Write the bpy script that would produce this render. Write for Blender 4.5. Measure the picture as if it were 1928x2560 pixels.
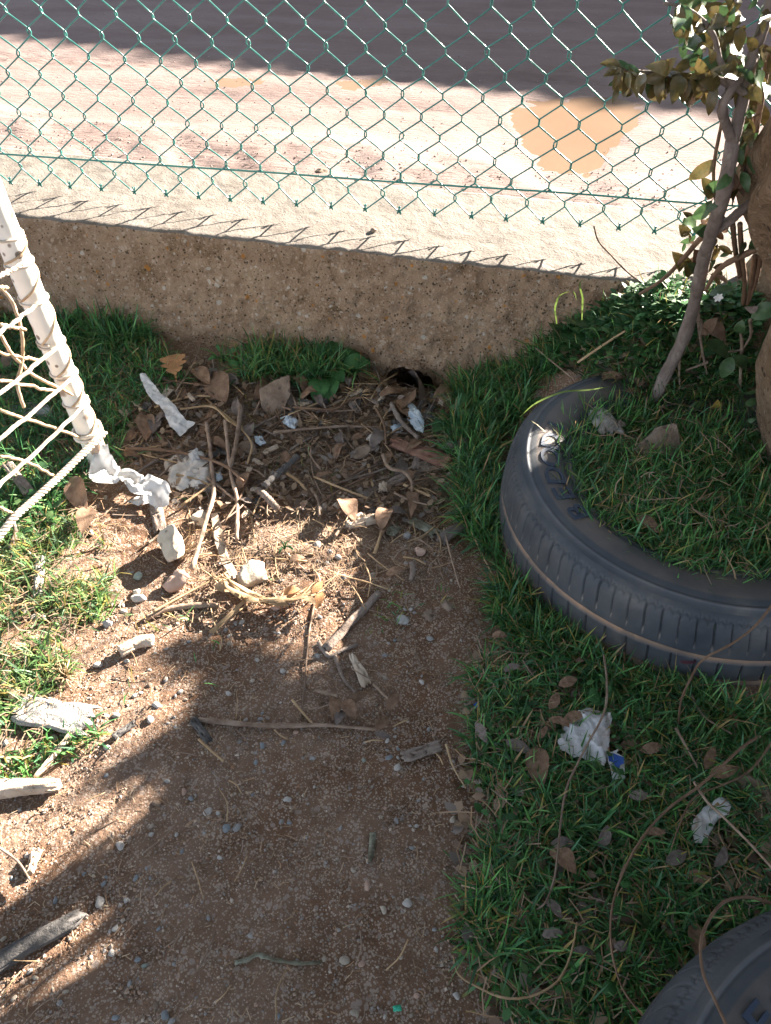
import bpy, bmesh, math
import numpy as np
from mathutils import Matrix, Vector

# ---------------------------------------------------------------- scene, camera, light
for o in list(bpy.data.objects):
    bpy.data.objects.remove(o)
scene = bpy.context.scene
COL = scene.collection
RND = np.random.default_rng(11)

PW, PH, FOC = 1928.0, 2560.0, 1925.0          # photograph frame and focal length in its pixels
CAM_H, PITCH, ROLL = 1.10, math.radians(44.2), math.radians(1.6)
_f = np.array([0, math.cos(PITCH), -math.sin(PITCH)])
_r = np.array([1.0, 0, 0])
_u = np.cross(_r, _f)
CR = math.cos(ROLL) * _r + math.sin(ROLL) * _u
CU = -math.sin(ROLL) * _r + math.cos(ROLL) * _u
CF = _f
CO = np.array([0, 0, CAM_H])

cam = bpy.data.cameras.new('camera')
cam.sensor_fit = 'VERTICAL'
cam.sensor_height = 24.0
cam.lens = 24.0 * FOC / PH
cam.clip_start, cam.clip_end = 0.02, 400
cam_o = bpy.data.objects.new('camera', cam)
COL.objects.link(cam_o)
cam_o.matrix_world = Matrix(((CR[0], CU[0], -CF[0], CO[0]), (CR[1], CU[1], -CF[1], CO[1]),
                             (CR[2], CU[2], -CF[2], CO[2]), (0, 0, 0, 1)))
scene.camera = cam_o

SUN_EL, SUN_AZ = math.radians(21.6), math.radians(48)      # azimuth from +Y towards +X
SUN = np.array([math.sin(SUN_AZ) * math.cos(SUN_EL), math.cos(SUN_AZ) * math.cos(SUN_EL), math.sin(SUN_EL)])
world = bpy.data.worlds.new('World')
scene.world = world
world.use_nodes = True
_n = world.node_tree.nodes
_bg = _n['Background']
_sky = _n.new('ShaderNodeTexSky')
_sky.sky_type = 'NISHITA'
_sky.sun_disc = False
_sky.sun_elevation = SUN_EL
_sky.sun_rotation = SUN_AZ
_sky.air_density = 0.6                                        # clear mountain air
_sky.dust_density = 0.5
_sky.altitude = 900
_hs = _n.new('ShaderNodeHueSaturation')                       # thin milky haze: a paler blue than clear air
_hs.inputs['Saturation'].default_value = 0.5
world.node_tree.links.new(_sky.outputs[0], _hs.inputs['Color'])
world.node_tree.links.new(_hs.outputs[0], _bg.inputs[0])
_bg.inputs[1].default_value = 0.05
sun = bpy.data.lights.new('sun', 'SUN')
sun.energy = 5.0
sun.angle = math.radians(0.53)
sun.color = (1.0, 0.90, 0.79)
sun_o = bpy.data.objects.new('sun', sun)
COL.objects.link(sun_o)
sun_o.rotation_euler = Vector(-SUN).to_track_quat('-Z', 'Y').to_euler()
sun_o.location = (6, 6, 8)

scene.view_settings.view_transform = 'Standard'
scene.view_settings.look = 'None'
scene.view_settings.gamma = 1.0
scene.view_settings.exposure = 3.28
scene.render.engine = 'CYCLES'
scene.cycles.max_bounces = 6
scene.cycles.transparent_max_bounces = 4

# ---------------------------------------------------------------- helpers
def ray(u, v):
    return CF + CR * ((u - PW / 2) / FOC) - CU * ((v - PH / 2) / FOC)

def at_z(u, v, z):
    d = ray(u, v)
    return CO + d * ((z - CAM_H) / d[2])

def at_plane(u, v, p0, n):
    d = ray(u, v)
    n = np.asarray(n, float)
    return CO + d * (np.dot(np.asarray(p0, float) - CO, n) / np.dot(d, n))

def pix(P):
    P = np.atleast_2d(P)
    d = P - CO
    z = d @ CF
    return np.stack([PW / 2 + FOC * (d @ CR) / z, PH / 2 - FOC * (d @ CU) / z], -1)

_LAT = {}
def vnoise(x, y, seed=0):
    """smooth value noise in -1..1"""
    if seed not in _LAT:
        _LAT[seed] = np.random.default_rng(seed + 900).uniform(-1, 1, (128, 128))
    L = _LAT[seed]
    x = np.asarray(x, float); y = np.asarray(y, float)
    xi = np.floor(x).astype(int); yi = np.floor(y).astype(int)
    fx = x - xi; fy = y - yi
    fx = fx * fx * (3 - 2 * fx); fy = fy * fy * (3 - 2 * fy)
    a = L[xi % 128, yi % 128]; b = L[(xi + 1) % 128, yi % 128]
    c = L[xi % 128, (yi + 1) % 128]; d = L[(xi + 1) % 128, (yi + 1) % 128]
    return (a * (1 - fx) + b * fx) * (1 - fy) + (c * (1 - fx) + d * fx) * fy

def fbm(x, y, lam, octs=3, seed=0):
    s = 0; a = 1.0; t = 0
    for k in range(octs):
        s = s + a * vnoise(np.asarray(x) / lam + 7.3 * k, np.asarray(y) / lam + 3.1 * k, seed + k)
        t += a; a *= 0.5; lam *= 0.47
    return s / t

def sstep(x, a, b):
    t = np.clip((np.asarray(x, float) - a) / (b - a), 0, 1)
    return t * t * (3 - 2 * t)

# wall frame: s along the wall (to the right), p across it (away from the viewer)
W0 = np.array([0.0, 1.659])
WA = math.radians(-9.7)
ES = np.array([math.cos(WA), math.sin(WA)])
EP = np.array([-math.sin(WA), math.cos(WA)])
WALL_TOP, ROAD_Z = 0.30, 0.22
def w2(s, p, z):
    s = np.asarray(s, float); p = np.asarray(p, float)
    return np.stack([W0[0] + s * ES[0] + p * EP[0], W0[1] + s * ES[1] + p * EP[1], np.broadcast_to(z, s.shape)], -1)
def to_sp(x, y):
    dx = np.asarray(x) - W0[0]; dy = np.asarray(y) - W0[1]
    return dx * ES[0] + dy * ES[1], dx * EP[0] + dy * EP[1]

TYRE_C = np.array([0.588, 1.084])
def gz(x, y):
    """height of the yard's soil"""
    x = np.asarray(x, float); y = np.asarray(y, float)
    z = 0.010 * fbm(x, y, 0.33, 3, 1) + 0.0035 * fbm(x, y, 0.06, 2, 5)
    z = z + 0.27 * sstep(x, 0.22, 0.60) * sstep(y, 1.17, 1.45)
    z = z + 0.02 * sstep(y, 1.35, 1.62)
    d = np.hypot(x - TYRE_C[0], y - TYRE_C[1])
    ins = 1 - sstep(d, 0.27, 0.32)
    z = np.where(ins > 0, np.maximum(z, 0.138 * ins + 0.012 * fbm(x, y, .15, 2, 9) * ins), z)
    z = z - 0.125 * np.exp(-(((x - 0.085) / 0.078) ** 2 + ((y - 1.66) / 0.085) ** 2))
    z = z + 0.02 * np.exp(-(((x - 0.6) / .14) ** 2 + ((y - .55) / .3) ** 2))
    return z

_TT = np.linspace(0.0, 1.0, 160)
def G(u, v, lift=0.0):
    """point of the soil seen at photograph pixel (u, v), lifted"""
    A, B = at_z(u, v, 0.36), at_z(u, v, -0.12)
    lo, hi = 0.0, 1.0
    for _ in range(2):
        t = lo + (hi - lo) * _TT
        P = A + (B - A) * t[:, None]
        f = P[:, 2] - gz(P[:, 0], P[:, 1]) - lift
        k = int(np.argmax(f <= 0)) if (f <= 0).any() else len(t) - 1
        k = max(k, 1)
        lo, hi = t[k - 1], t[k]
    return A + (B - A) * (.5 * (lo + hi))

def pxm(v, z=0.0):
    """metres per photograph pixel at row v on the ground"""
    P = at_z(PW / 2, v, z)
    return float((P - CO) @ CF) / FOC

def inpoly(P, poly):
    P = np.asarray(P); poly = np.asarray(poly, float)
    x, y = P[:, 0], P[:, 1]
    c = np.zeros(len(P), bool)
    j = len(poly) - 1
    for i in range(len(poly)):
        xi, yi = poly[i]; xj, yj = poly[j]
        m = ((yi > y) != (yj > y)) & (x < (xj - xi) * (y - yi) / (yj - yi + 1e-12) + xi)
        c ^= m
        j = i
    return c

def sample_poly(poly, n, rng=RND, dens=None, warp=0.0):
    """n points of the ground inside a photograph polygon, even over the ground"""
    poly = np.asarray(poly, float)
    C = np.array([G(u, v)[:2] for u, v in poly])
    lo, hi = C.min(0) - .06, C.max(0) + .06
    out = []
    tot = 0
    for _ in range(200):
        q = rng.uniform(lo, hi, (n * 3 + 50, 2))
        z = gz(q[:, 0], q[:, 1])
        P = np.c_[q, z]
        uv = pix(P)
        if warp:
            uv = uv + warp * np.stack([fbm(q[:, 0], q[:, 1], .06, 3, 97), fbm(q[:, 0] + 4, q[:, 1], .06, 3, 98)], -1)
        m = inpoly(uv, poly) & (to_sp(q[:, 0], q[:, 1])[1] < -.028)
        if dens is not None:
            m &= rng.random(len(q)) < dens(q[:, 0], q[:, 1])
        P = P[m]
        out.append(P); tot += len(P)
        if tot >= n:
            break
    return np.concatenate(out)[:n]

def tag(o, label=None, cat=None, group=None, kind=None):
    if label: o['label'] = label
    if cat: o['category'] = cat
    if group: o['group'] = group
    if kind: o['kind'] = kind
    return o

def mk(name, V, F, mat, parent=None, smooth=True, col=None, loc=None, me_name=None):
    """mesh object from world-space vertices; loc becomes its origin"""
    V = np.asarray(V, float)
    if loc is None:
        loc = parent_loc(parent) if parent is not None else np.array([V[:, 0].mean(), V[:, 1].mean(), V[:, 2].min()])
    loc = np.asarray(loc, float)
    me = bpy.data.meshes.new(me_name or name)
    Vl = V - loc
    if isinstance(F, np.ndarray):
        n, k = F.shape
        me.vertices.add(len(Vl)); me.vertices.foreach_set('co', Vl.astype(np.float32).ravel())
        me.loops.add(n * k); me.loops.foreach_set('vertex_index', F.astype(np.int32).ravel())
        me.polygons.add(n); me.polygons.foreach_set('loop_start', np.arange(0, n * k, k, dtype=np.int32))
        me.polygons.foreach_set('use_smooth', np.full(n, smooth))
        me.update(calc_edges=True)
    else:
        me.from_pydata(Vl.tolist(), [], F)
        me.polygons.foreach_set('use_smooth', np.full(len(me.polygons), smooth))
        me.update()
    if col is not None:
        a = me.color_attributes.new('Col', 'FLOAT_COLOR', 'POINT')
        c = np.ones((len(V), 4), np.float32); c[:, :3] = col
        a.data.foreach_set('color', c.ravel())
    me.materials.append(mat)
    o = bpy.data.objects.new(name, me)
    COL.objects.link(o)
    if parent is not None:
        o.parent = parent
        o.location = Vector(loc - parent_loc(parent))
    else:
        o.location = Vector(loc)
    return o

def parent_loc(p):
    l = np.zeros(3)
    while p is not None:
        l = l + np.array(p.location)
        p = p.parent
    return l

def empty(name, loc):
    o = bpy.data.objects.new(name, None)
    o.empty_display_size = 0.05
    COL.objects.link(o)
    o.location = Vector(np.asarray(loc, float))
    return o

def inst(src, name, M, parent=None):
    """object sharing src's mesh data, at world matrix M"""
    o = bpy.data.objects.new(name, src)
    COL.objects.link(o)
    if parent is not None:
        o.parent = parent
        M = Matrix.Translation(-Vector(parent_loc(parent))) @ M
    o.matrix_basis = M
    return o

def frames(P):
    P = np.asarray(P, float)
    T = np.gradient(P, axis=0)
    T /= np.linalg.norm(T, axis=1)[:, None] + 1e-12
    n = np.array([0, 0, 1.0]) if abs(T[0, 2]) < .9 else np.array([1.0, 0, 0])
    N = []
    for t in T:
        n = n - t * (n @ t)
        n /= np.linalg.norm(n) + 1e-12
        N.append(n)
    N = np.array(N)
    return T, N, np.cross(T, N)

def spline(P, n):
    P = np.asarray(P, float)
    if len(P) == 2:
        return P[0] + (P[1] - P[0]) * np.linspace(0, 1, n)[:, None]
    d = np.r_[0, np.cumsum(np.linalg.norm(np.diff(P, axis=0), axis=1))]
    t = np.linspace(0, d[-1], n)
    m = np.gradient(P, d, axis=0)
    k = np.clip(np.searchsorted(d, t, 'right') - 1, 0, len(P) - 2)
    h = (d[k + 1] - d[k])[:, None]
    x = ((t - d[k]) / (d[k + 1] - d[k]))[:, None]
    return ((2 * x**3 - 3 * x**2 + 1) * P[k] + (x**3 - 2 * x**2 + x) * h * m[k]
            + (-2 * x**3 + 3 * x**2) * P[k + 1] + (x**3 - x**2) * h * m[k + 1])

def tube(P, R, sides=7, lobes=0, twist=0.0, lob=0.25, cap=True, rough=0.0, seed=0):
    """verts, faces of a tube along P with radii R (scalar or per point)"""
    P = np.asarray(P, float); n = len(P)
    R = np.broadcast_to(np.asarray(R, float), (n,))
    T, N, B = frames(P)
    d = np.r_[0, np.cumsum(np.linalg.norm(np.diff(P, axis=0), axis=1))]
    a = np.linspace(0, 2 * np.pi, sides, endpoint=False)
    rr = np.repeat(R[:, None], sides, 1)
    if lobes:
        rr = rr * (1 + lob * np.abs(np.cos(lobes * .5 * (a[None] - d[:, None] * twist))) - lob * .6)
    if rough:
        q = np.random.default_rng(seed)
        rr = rr * (1 + rough * q.uniform(-1, 1, rr.shape)) * (1 + rough * q.uniform(-1, 1, (n, 1)))
    V = P[:, None] + rr[..., None] * (np.cos(a)[None, :, None] * N[:, None] + np.sin(a)[None, :, None] * B[:, None])
    V = V.reshape(-1, 3)
    F = []
    for i in range(n - 1):
        for j in range(sides):
            k = (j + 1) % sides
            F.append((i * sides + j, i * sides + k, (i + 1) * sides + k, (i + 1) * sides + j))
    if cap:
        F.append(tuple(range(sides - 1, -1, -1)))
        F.append(tuple((n - 1) * sides + j for j in range(sides)))
    return V, F

def grid_faces(nr, nc, wrap=False):
    i = np.arange(nr - 1)[:, None]; j = np.arange(nc if wrap else nc - 1)[None]
    k = (j + 1) % nc
    return np.stack(np.broadcast_arrays(i * nc + j, i * nc + k, (i + 1) * nc + k, (i + 1) * nc + j), -1).reshape(-1, 4)

# ---------------------------------------------------------------- materials
MATS = {}
def nodemat(name):
    m = bpy.data.materials.new(name)
    m.use_nodes = True
    nt = m.node_tree
    return m, nt, nt.nodes['Principled BSDF']

def noise_mat(name, stops, scale=20, detail=6, rough=.9, bump=.3, bscale=None, bdist=.004, spec=.3, vary=0.0,
              vcol=False, dist=0.0, stretch=None, spots=(), trans=0.0, nrough=.6, coat=0.0):
    """colour ramp over noise in object space, with bump; spots = (scale, size, colour, seed, mask) dots"""
    if name in MATS: return MATS[name]
    m, nt, b = nodemat(name)
    N, L = nt.nodes, nt.links
    tc = N.new('ShaderNodeTexCoord')
    src = tc.outputs['Object']
    if stretch:
        mp = N.new('ShaderNodeMapping'); mp.inputs['Scale'].default_value = stretch
        L.new(src, mp.inputs[0]); src = mp.outputs[0]
    oi = N.new('ShaderNodeObjectInfo')
    add = N.new('ShaderNodeVectorMath'); add.operation = 'ADD'
    comb = N.new('ShaderNodeMath'); comb.operation = 'MULTIPLY'; comb.inputs[1].default_value = 31.0
    L.new(oi.outputs['Random'], comb.inputs[0])
    L.new(src, add.inputs[0]); L.new(comb.outputs[0], add.inputs[1])
    co = add.outputs[0]
    t = N.new('ShaderNodeTexNoise')
    t.inputs['Scale'].default_value = scale; t.inputs['Detail'].default_value = detail
    t.inputs['Roughness'].default_value = nrough; t.inputs['Distortion'].default_value = dist
    L.new(co, t.inputs['Vector'])
    r = N.new('ShaderNodeValToRGB')
    el = r.color_ramp.elements
    while len(el) < len(stops): el.new(.5)
    for e, (p, c) in zip(el, stops):
        e.position = p; e.color = (*c, 1)
    L.new(t.outputs[0], r.inputs[0])
    c = r.outputs[0]
    for (ss, size, scol, thr, msc) in spots:
        vo = N.new('ShaderNodeTexVoronoi'); vo.inputs['Scale'].default_value = ss
        L.new(co, vo.inputs['Vector'])
        nz = N.new('ShaderNodeTexNoise'); nz.inputs['Scale'].default_value = msc; nz.inputs['Detail'].default_value = 5
        L.new(co, nz.inputs['Vector'])
        ma = N.new('ShaderNodeMath'); ma.operation = 'MULTIPLY_ADD'       # distance - noise
        L.new(nz.outputs[0], ma.inputs[0]); ma.inputs[1].default_value = -1.0
        L.new(vo.outputs['Distance'], ma.inputs[2])
        mr = N.new('ShaderNodeMapRange')
        mr.inputs['From Min'].default_value = size - thr; mr.inputs['From Max'].default_value = size - thr - .06
        mr.inputs['To Min'].default_value = 0; mr.inputs['To Max'].default_value = .85
        L.new(ma.outputs[0], mr.inputs[0])
        mx = N.new('ShaderNodeMix'); mx.data_type = 'RGBA'
        L.new(mr.outputs[0], mx.inputs[0]); L.new(c, mx.inputs[6]); mx.inputs[7].default_value = (*scol, 1)
        c = mx.outputs[2]
    if vcol:
        at = N.new('ShaderNodeVertexColor'); at.layer_name = 'Col'
        mx = N.new('ShaderNodeMix'); mx.data_type = 'RGBA'; mx.blend_type = 'MULTIPLY'
        mx.inputs[0].default_value = 1
        L.new(at.outputs[0], mx.inputs[6]); L.new(c, mx.inputs[7])
        c = mx.outputs[2]
    if vary:
        hs = N.new('ShaderNodeHueSaturation')
        mr = N.new('ShaderNodeMapRange'); mr.inputs['To Min'].default_value = 1 - vary; mr.inputs['To Max'].default_value = 1 + vary
        L.new(oi.outputs['Random'], mr.inputs[0]); L.new(mr.outputs[0], hs.inputs['Value'])
        L.new(c, hs.inputs['Color']); c = hs.outputs[0]
    L.new(c, b.inputs['Base Color'])
    b.inputs['Roughness'].default_value = rough
    b.inputs['Specular IOR Level'].default_value = spec
    if coat: b.inputs['Coat Weight'].default_value = coat; b.inputs['Coat Roughness'].default_value = .25
    if bump:
        t2 = N.new('ShaderNodeTexNoise')
        t2.inputs['Scale'].default_value = bscale or scale * 3; t2.inputs['Detail'].default_value = 6
        t2.inputs['Roughness'].default_value = .65
        L.new(co, t2.inputs['Vector'])
        bp = N.new('ShaderNodeBump'); bp.inputs['Strength'].default_value = bump; bp.inputs['Distance'].default_value = bdist
        L.new(t2.outputs[0], bp.inputs['Height']); L.new(bp.outputs[0], b.inputs['Normal'])
    if trans:
        tr = N.new('ShaderNodeBsdfTranslucent'); L.new(c, tr.inputs[0])
        mxs = N.new('ShaderNodeMixShader'); mxs.inputs[0].default_value = trans
        L.new(b.outputs[0], mxs.inputs[1]); L.new(tr.outputs[0], mxs.inputs[2])
        L.new(mxs.outputs[0], N['Material Output'].inputs[0])
    MATS[name] = m
    return m

WHITE1 = [(0.0, (1, 1, 1)), (1.0, (1, 1, 1))]
M_SOIL = noise_mat('soil', [(.28, (.104, .054, .029)), (.42, (.158, .091, .056)), (.56, (.215, .138, .094)), (.74, (.195, .132, .098))],
                   scale=4.2, detail=9, bump=.9, bscale=130, bdist=.006, spec=.15, nrough=.68,
                   spots=((260, .30, (.36, .29, .23), .42, 60), (90, .16, (.30, .24, .20), .42, 25)))
M_WALL = noise_mat('weathered_concrete_face', [(.28, (.19, .122, .062)), (.44, (.35, .235, .15)), (.58, (.44, .31, .205)), (.76, (.33, .25, .13))],
                   scale=16, detail=12, bump=1.0, bscale=95, bdist=.020, spec=.15, nrough=.7,
                   spots=((75, .21, (.52, .41, .31), .45, 40), (150, .24, (.48, .37, .27), .45, 80), (110, .17, (.07, .05, .03), .45, 50), (34, .05, (.50, .22, .05), .46, 26), (36, .09, (.60, .55, .47), .46, 30)))
M_WALLTOP = noise_mat('bare_concrete', [(.30, (.105, .089, .073)), (.5, (.165, .145, .124)), (.7, (.195, .174, .151))],
                      scale=9, detail=9, bump=.7, bscale=150, bdist=.005, spec=.2, nrough=.7,
                      spots=((70, .03, (.12, .09, .07), .42, 24),))
M_ROAD = noise_mat('dirt_road', [(.28, (.135, .094, .082)), (.45, (.180, .131, .116)), (.60, (.212, .162, .145)), (.78, (.174, .129, .116))],
                   scale=2.2, detail=10, bump=.7, bscale=45, bdist=.010, spec=.15, nrough=.72, stretch=(.6, 2.0, 1),
                   spots=((90, .02, (.11, .08, .07), .43, 30), (40, .0, (.13, .10, .085), .44, 18)))
M_PUDDLE = noise_mat('muddy_water', [(.35, (.19, .124, .080)), (.65, (.205, .136, .089))], scale=3, detail=3, rough=.12, bump=.02, bscale=9, spec=.5)
M_GRASS = noise_mat('grass_blade', WHITE1, vcol=True, bump=0, rough=.55, spec=.3, trans=.25)
M_GRIT = noise_mat('grit', WHITE1, vcol=True, bump=0, rough=.9, spec=.15)
M_WIRE = noise_mat('green_plastic_wire', [(.35, (.020, .150, .125)), (.65, (.032, .195, .165))], scale=40, bump=.1, bscale=300, bdist=.001, rough=.32, spec=.7)
M_POST = noise_mat('cream_paint_on_steel', [(.3, (.70, .66, .58)), (.6, (.78, .75, .68))], scale=14, bump=.12, bscale=60, bdist=.002, rough=.45, spec=.45,
                   spots=((38, .075, (.09, .05, .03), .33, 9), (16, .06, (.20, .11, .06), .30, 12)))
M_ROPE = noise_mat('net_cord', [(.35, (.50, .41, .31)), (.6, (.68, .60, .50))], scale=30, bump=.5, bscale=500, bdist=.002, rough=.9, spec=.1, vary=.12)
M_CORD2 = noise_mat('shaded_net_cord', [(.35, (.40, .27, .16)), (.6, (.56, .42, .28))], scale=30, bump=.5, bscale=500, bdist=.002, rough=.9, spec=.1, vary=.12)  # darker orange copy of the cord: inner-side shading put into its colour
M_RUBBER = noise_mat('tyre_rubber', [(.30, (.65, .70, .76)), (.48, (1.0, 1.0, 1.0)), (.62, (1.35, 1.25, 1.15)), (.75, (2.1, 1.8, 1.5))], vcol=True, scale=11, detail=10, bump=.4, bscale=180, bdist=.0015, rough=.62, spec=.35)
M_LETTER = noise_mat('raised_lettering', [(.35, (.020, .032, .056)), (.65, (.034, .050, .080))], scale=60, bump=.1, rough=.6, spec=.3)
M_BARK = noise_mat('rough_bark', [(.28, (.125, .08, .048)), (.45, (.25, .168, .104)), (.6, (.35, .245, .16)), (.78, (.42, .315, .22))],
                   scale=22, detail=12, bump=1.0, bscale=80, bdist=.03, spec=.15, nrough=.75, stretch=(1, 1, .6), spots=((90, .12, (.42, .33, .24), .45, 40), (60, .10, (.06, .04, .025), .45, 25)))
M_STEM = noise_mat('grey_stem_bark', [(.3, (.115, .09, .076)), (.55, (.20, .162, .14)), (.75, (.27, .228, .20))], scale=40, bump=1.0, bscale=110, bdist=.006, rough=.8, spec=.25, stretch=(1, 1, .5), spots=((60, .10, (.24, .21, .18), .45, 30),))
M_CANE = noise_mat('brown_cane', [(.3, (.10, .058, .036)), (.7, (.19, .12, .075))], scale=40, bump=.4, bscale=200, bdist=.002, rough=.7, spec=.3, vary=.25)
M_TWIG = noise_mat('dry_twig', [(.3, (.15, .10, .072)), (.5, (.25, .18, .132)), (.7, (.33, .255, .195))], scale=45, bump=.5, bscale=220, bdist=.003, rough=.85, spec=.15, vary=.3)
M_STRAW = noise_mat('straw', [(.3, (.36, .24, .13)), (.7, (.52, .38, .23))], scale=30, bump=.3, bscale=150, rough=.7, spec=.25, vary=.25, trans=.2)
M_WOODG = noise_mat('weathered_wood', [(.3, (.13, .10, .082)), (.5, (.23, .185, .155)), (.72, (.34, .285, .245))], scale=26, detail=9, bump=.9, bscale=60, bdist=.008, rough=.9, spec=.1, vary=.15, dist=.6)
M_WOODR = noise_mat('reddish_wood', [(.3, (.20, .10, .07)), (.5, (.29, .165, .12)), (.7, (.35, .23, .17))], scale=26, detail=9, bump=.8, bscale=70, bdist=.006, rough=.85, spec=.15, dist=.6)
M_WOODP = noise_mat('pale_wood', [(.3, (.36, .27, .19)), (.6, (.52, .43, .34))], scale=26, detail=9, bump=.8, bscale=60, bdist=.006, rough=.9, spec=.1, dist=.6)
M_WBARK = noise_mat('whitish_bark', [(.3, (.20, .175, .15)), (.5, (.36, .335, .305)), (.72, (.44, .42, .39))], scale=24, detail=9, bump=1.0, bscale=45, bdist=.012, rough=.9, spec=.1, dist=1.0)
M_LICHEN = noise_mat('lichen_wood', [(.3, (.10, .085, .06)), (.5, (.17, .165, .12)), (.68, (.27, .275, .22))], scale=50, detail=9, bump=.8, bscale=90, bdist=.005, rough=.9, spec=.1)
M_CHAR = noise_mat('dark_bark_chip', [(.3, (.055, .052, .050)), (.6, (.125, .118, .112))], scale=40, detail=9, bump=.9, bscale=90, bdist=.006, rough=.9, spec=.1)
M_STONE = {}
for k, (a, b_) in dict(cream=((.38, .32, .25), (.50, .44, .36)), brown=((.17, .122, .088), (.27, .205, .155)), pink=((.40, .26, .19), (.55, .39, .31)),
                       grey=((.25, .245, .235), (.40, .39, .375)), blue=((.19, .215, .23), (.31, .335, .345)), white=((.42, .39, .35), (.54, .51, .47)),
                       green=((.20, .235, .20), (.32, .36, .31))).items():
    M_STONE[k] = noise_mat('stone_' + k, [(.35, a), (.65, b_)], scale=35, detail=8, bump=.6, bscale=110, bdist=.004, rough=.85, spec=.2, vary=.12,
                           spots=((45, .10, tuple(x * .55 for x in a), .36, 15),))
M_LEAFG = noise_mat('green_leaf', [(.3, (.035, .075, .028)), (.6, (.065, .12, .045)), (.8, (.10, .14, .05))], scale=7, bump=.25, bscale=40, bdist=.003, rough=.32, spec=.5, vary=.3, trans=.2)
M_LEAFO = noise_mat('olive_brown_leaf', [(.3, (.070, .062, .020)), (.55, (.115, .088, .030)), (.8, (.15, .085, .036))], scale=5, bump=.25, bscale=40, bdist=.003, rough=.24, spec=.6, vary=.45, trans=.14)
M_LEAFD = noise_mat('dry_leaf', [(.28, (.13, .075, .046)), (.5, (.215, .135, .088)), (.75, (.30, .205, .14))], scale=6, detail=7, bump=.4, bscale=40, bdist=.004, rough=.75, spec=.2, vary=.3, trans=.12)
M_LEAFGR = noise_mat('grey_dead_leaf', [(.28, (.12, .095, .085)), (.5, (.185, .15, .13)), (.75, (.26, .215, .19))], scale=6, detail=7, bump=.4, bscale=40, bdist=.004, rough=.75, spec=.2, vary=.25, trans=.1)
M_LEAFOAK = noise_mat('orange_brown_leaf', [(.3, (.30, .145, .06)), (.6, (.45, .24, .115))], scale=25, bump=.3, bscale=60, rough=.7, spec=.2, trans=.15)
M_LEAFP = noise_mat('purple_leaf', [(.3, (.06, .022, .03)), (.7, (.11, .045, .055))], scale=12, bump=.2, bscale=40, rough=.4, spec=.4)
M_LEAFY = noise_mat('yellow_leaf', [(.3, (.32, .20, .04)), (.7, (.42, .30, .08))], scale=12, bump=.2, bscale=40, rough=.5, spec=.3, trans=.2)
M_WEED = noise_mat('weed_leaf', [(.3, (.030, .105, .030)), (.7, (.06, .165, .05))], scale=10, bump=.3, bscale=30, bdist=.004, rough=.45, spec=.35, vary=.25, trans=.25)
M_PAPER = noise_mat('white_paper', [(.25, (.40, .36, .31)), (.40, (.58, .57, .55)), (.6, (.66, .66, .65))], scale=32, bump=.35, bscale=60, bdist=.004, rough=.85, spec=.15, trans=.15)
M_PAPERD = noise_mat('dirty_paper', [(.3, (.34, .25, .17)), (.45, (.55, .46, .37)), (.6, (.66, .63, .59))], scale=13, detail=6, bump=.4, bscale=60, bdist=.005, rough=.9, spec=.1, trans=.1)
M_PAPERS = noise_mat('stained_paper', [(.28, (.30, .22, .16)), (.40, (.56, .53, .51)), (.55, (.66, .66, .67))], scale=26, detail=7, bump=.4, bscale=70, bdist=.005, rough=.9, spec=.1, trans=.1)
M_BLUEB = noise_mat('blue_white_plastic', [(.35, (.40, .50, .60)), (.6, (.62, .69, .75))], scale=60, bump=.2, bscale=150, rough=.4, spec=.4)
M_GREENB = noise_mat('green_plastic_bit', [(.35, (.02, .34, .20)), (.65, (.05, .46, .30))], scale=60, bump=.1, rough=.4, spec=.4)
M_BLUED = noise_mat('blue_plastic_bit', [(.35, (.02, .07, .30)), (.65, (.04, .12, .42))], scale=60, bump=.1, rough=.4, spec=.4)
M_BLADE = noise_mat('long_blade', [(.3, (.09, .14, .03)), (.7, (.14, .20, .05))], scale=20, bump=.1, rough=.5, spec=.3, trans=.3)
M_PETAL = noise_mat('white_petal', [(.35, (.72, .72, .68)), (.65, (.8, .8, .77))], scale=60, bump=.1, rough=.6, spec=.2)
M_PLASTER = noise_mat('plaster', [(.35, (.45, .40, .34)), (.65, (.55, .50, .43))], scale=3, bump=.3, rough=.9, spec=.1)
M_TILE = noise_mat('clay_tile', [(.35, (.32, .14, .08)), (.65, (.42, .20, .12))], scale=8, bump=.3, rough=.85, spec=.15, vary=.25)
M_STEEL = noise_mat('green_steel_post', [(.35, (.018, .12, .09)), (.65, (.03, .16, .13))], scale=20, bump=.1, rough=.45, spec=.4)
# ================================================================ LARGE STRUCTURE
def stretch_axis(a, b, step, lo, hi, grow=1.22):
    m = list(np.arange(a, b + 1e-9, step))
    d = step
    while m[0] > lo: d *= grow; m.insert(0, m[0] - d)
    d = step
    while m[-1] < hi: d *= grow; m.append(m[-1] + d)
    return np.array(m)

# ---- yard soil
xs = stretch_axis(-1.05, 1.25, .0095, -14, 14)
ys = np.array([y for y in stretch_axis(-.25, 2.05, .0095, -14, 2.0)])
X, Y = np.meshgrid(xs, ys)
Z = gz(X, Y)
fine = np.exp(-np.clip(np.abs(X) - 1.2, 0, 9)) * 1.0
Z = Z + (0.0028 * fbm(X, Y, .022, 2, 21) + 0.0016 * vnoise(X / .011, Y / .011, 31)) * fine
sS, pP = to_sp(X, Y)
keep_z = np.where(pP > .30, np.minimum(Z, .05), Z)          # the sheet ends below the road, inside the wall's footing
soil = mk('yard_ground', np.stack([X, Y, keep_z], -1).reshape(-1, 3), grid_faces(len(ys), len(xs)), M_SOIL, loc=(0, 0, 0))
tag(soil, kind='structure')

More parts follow.
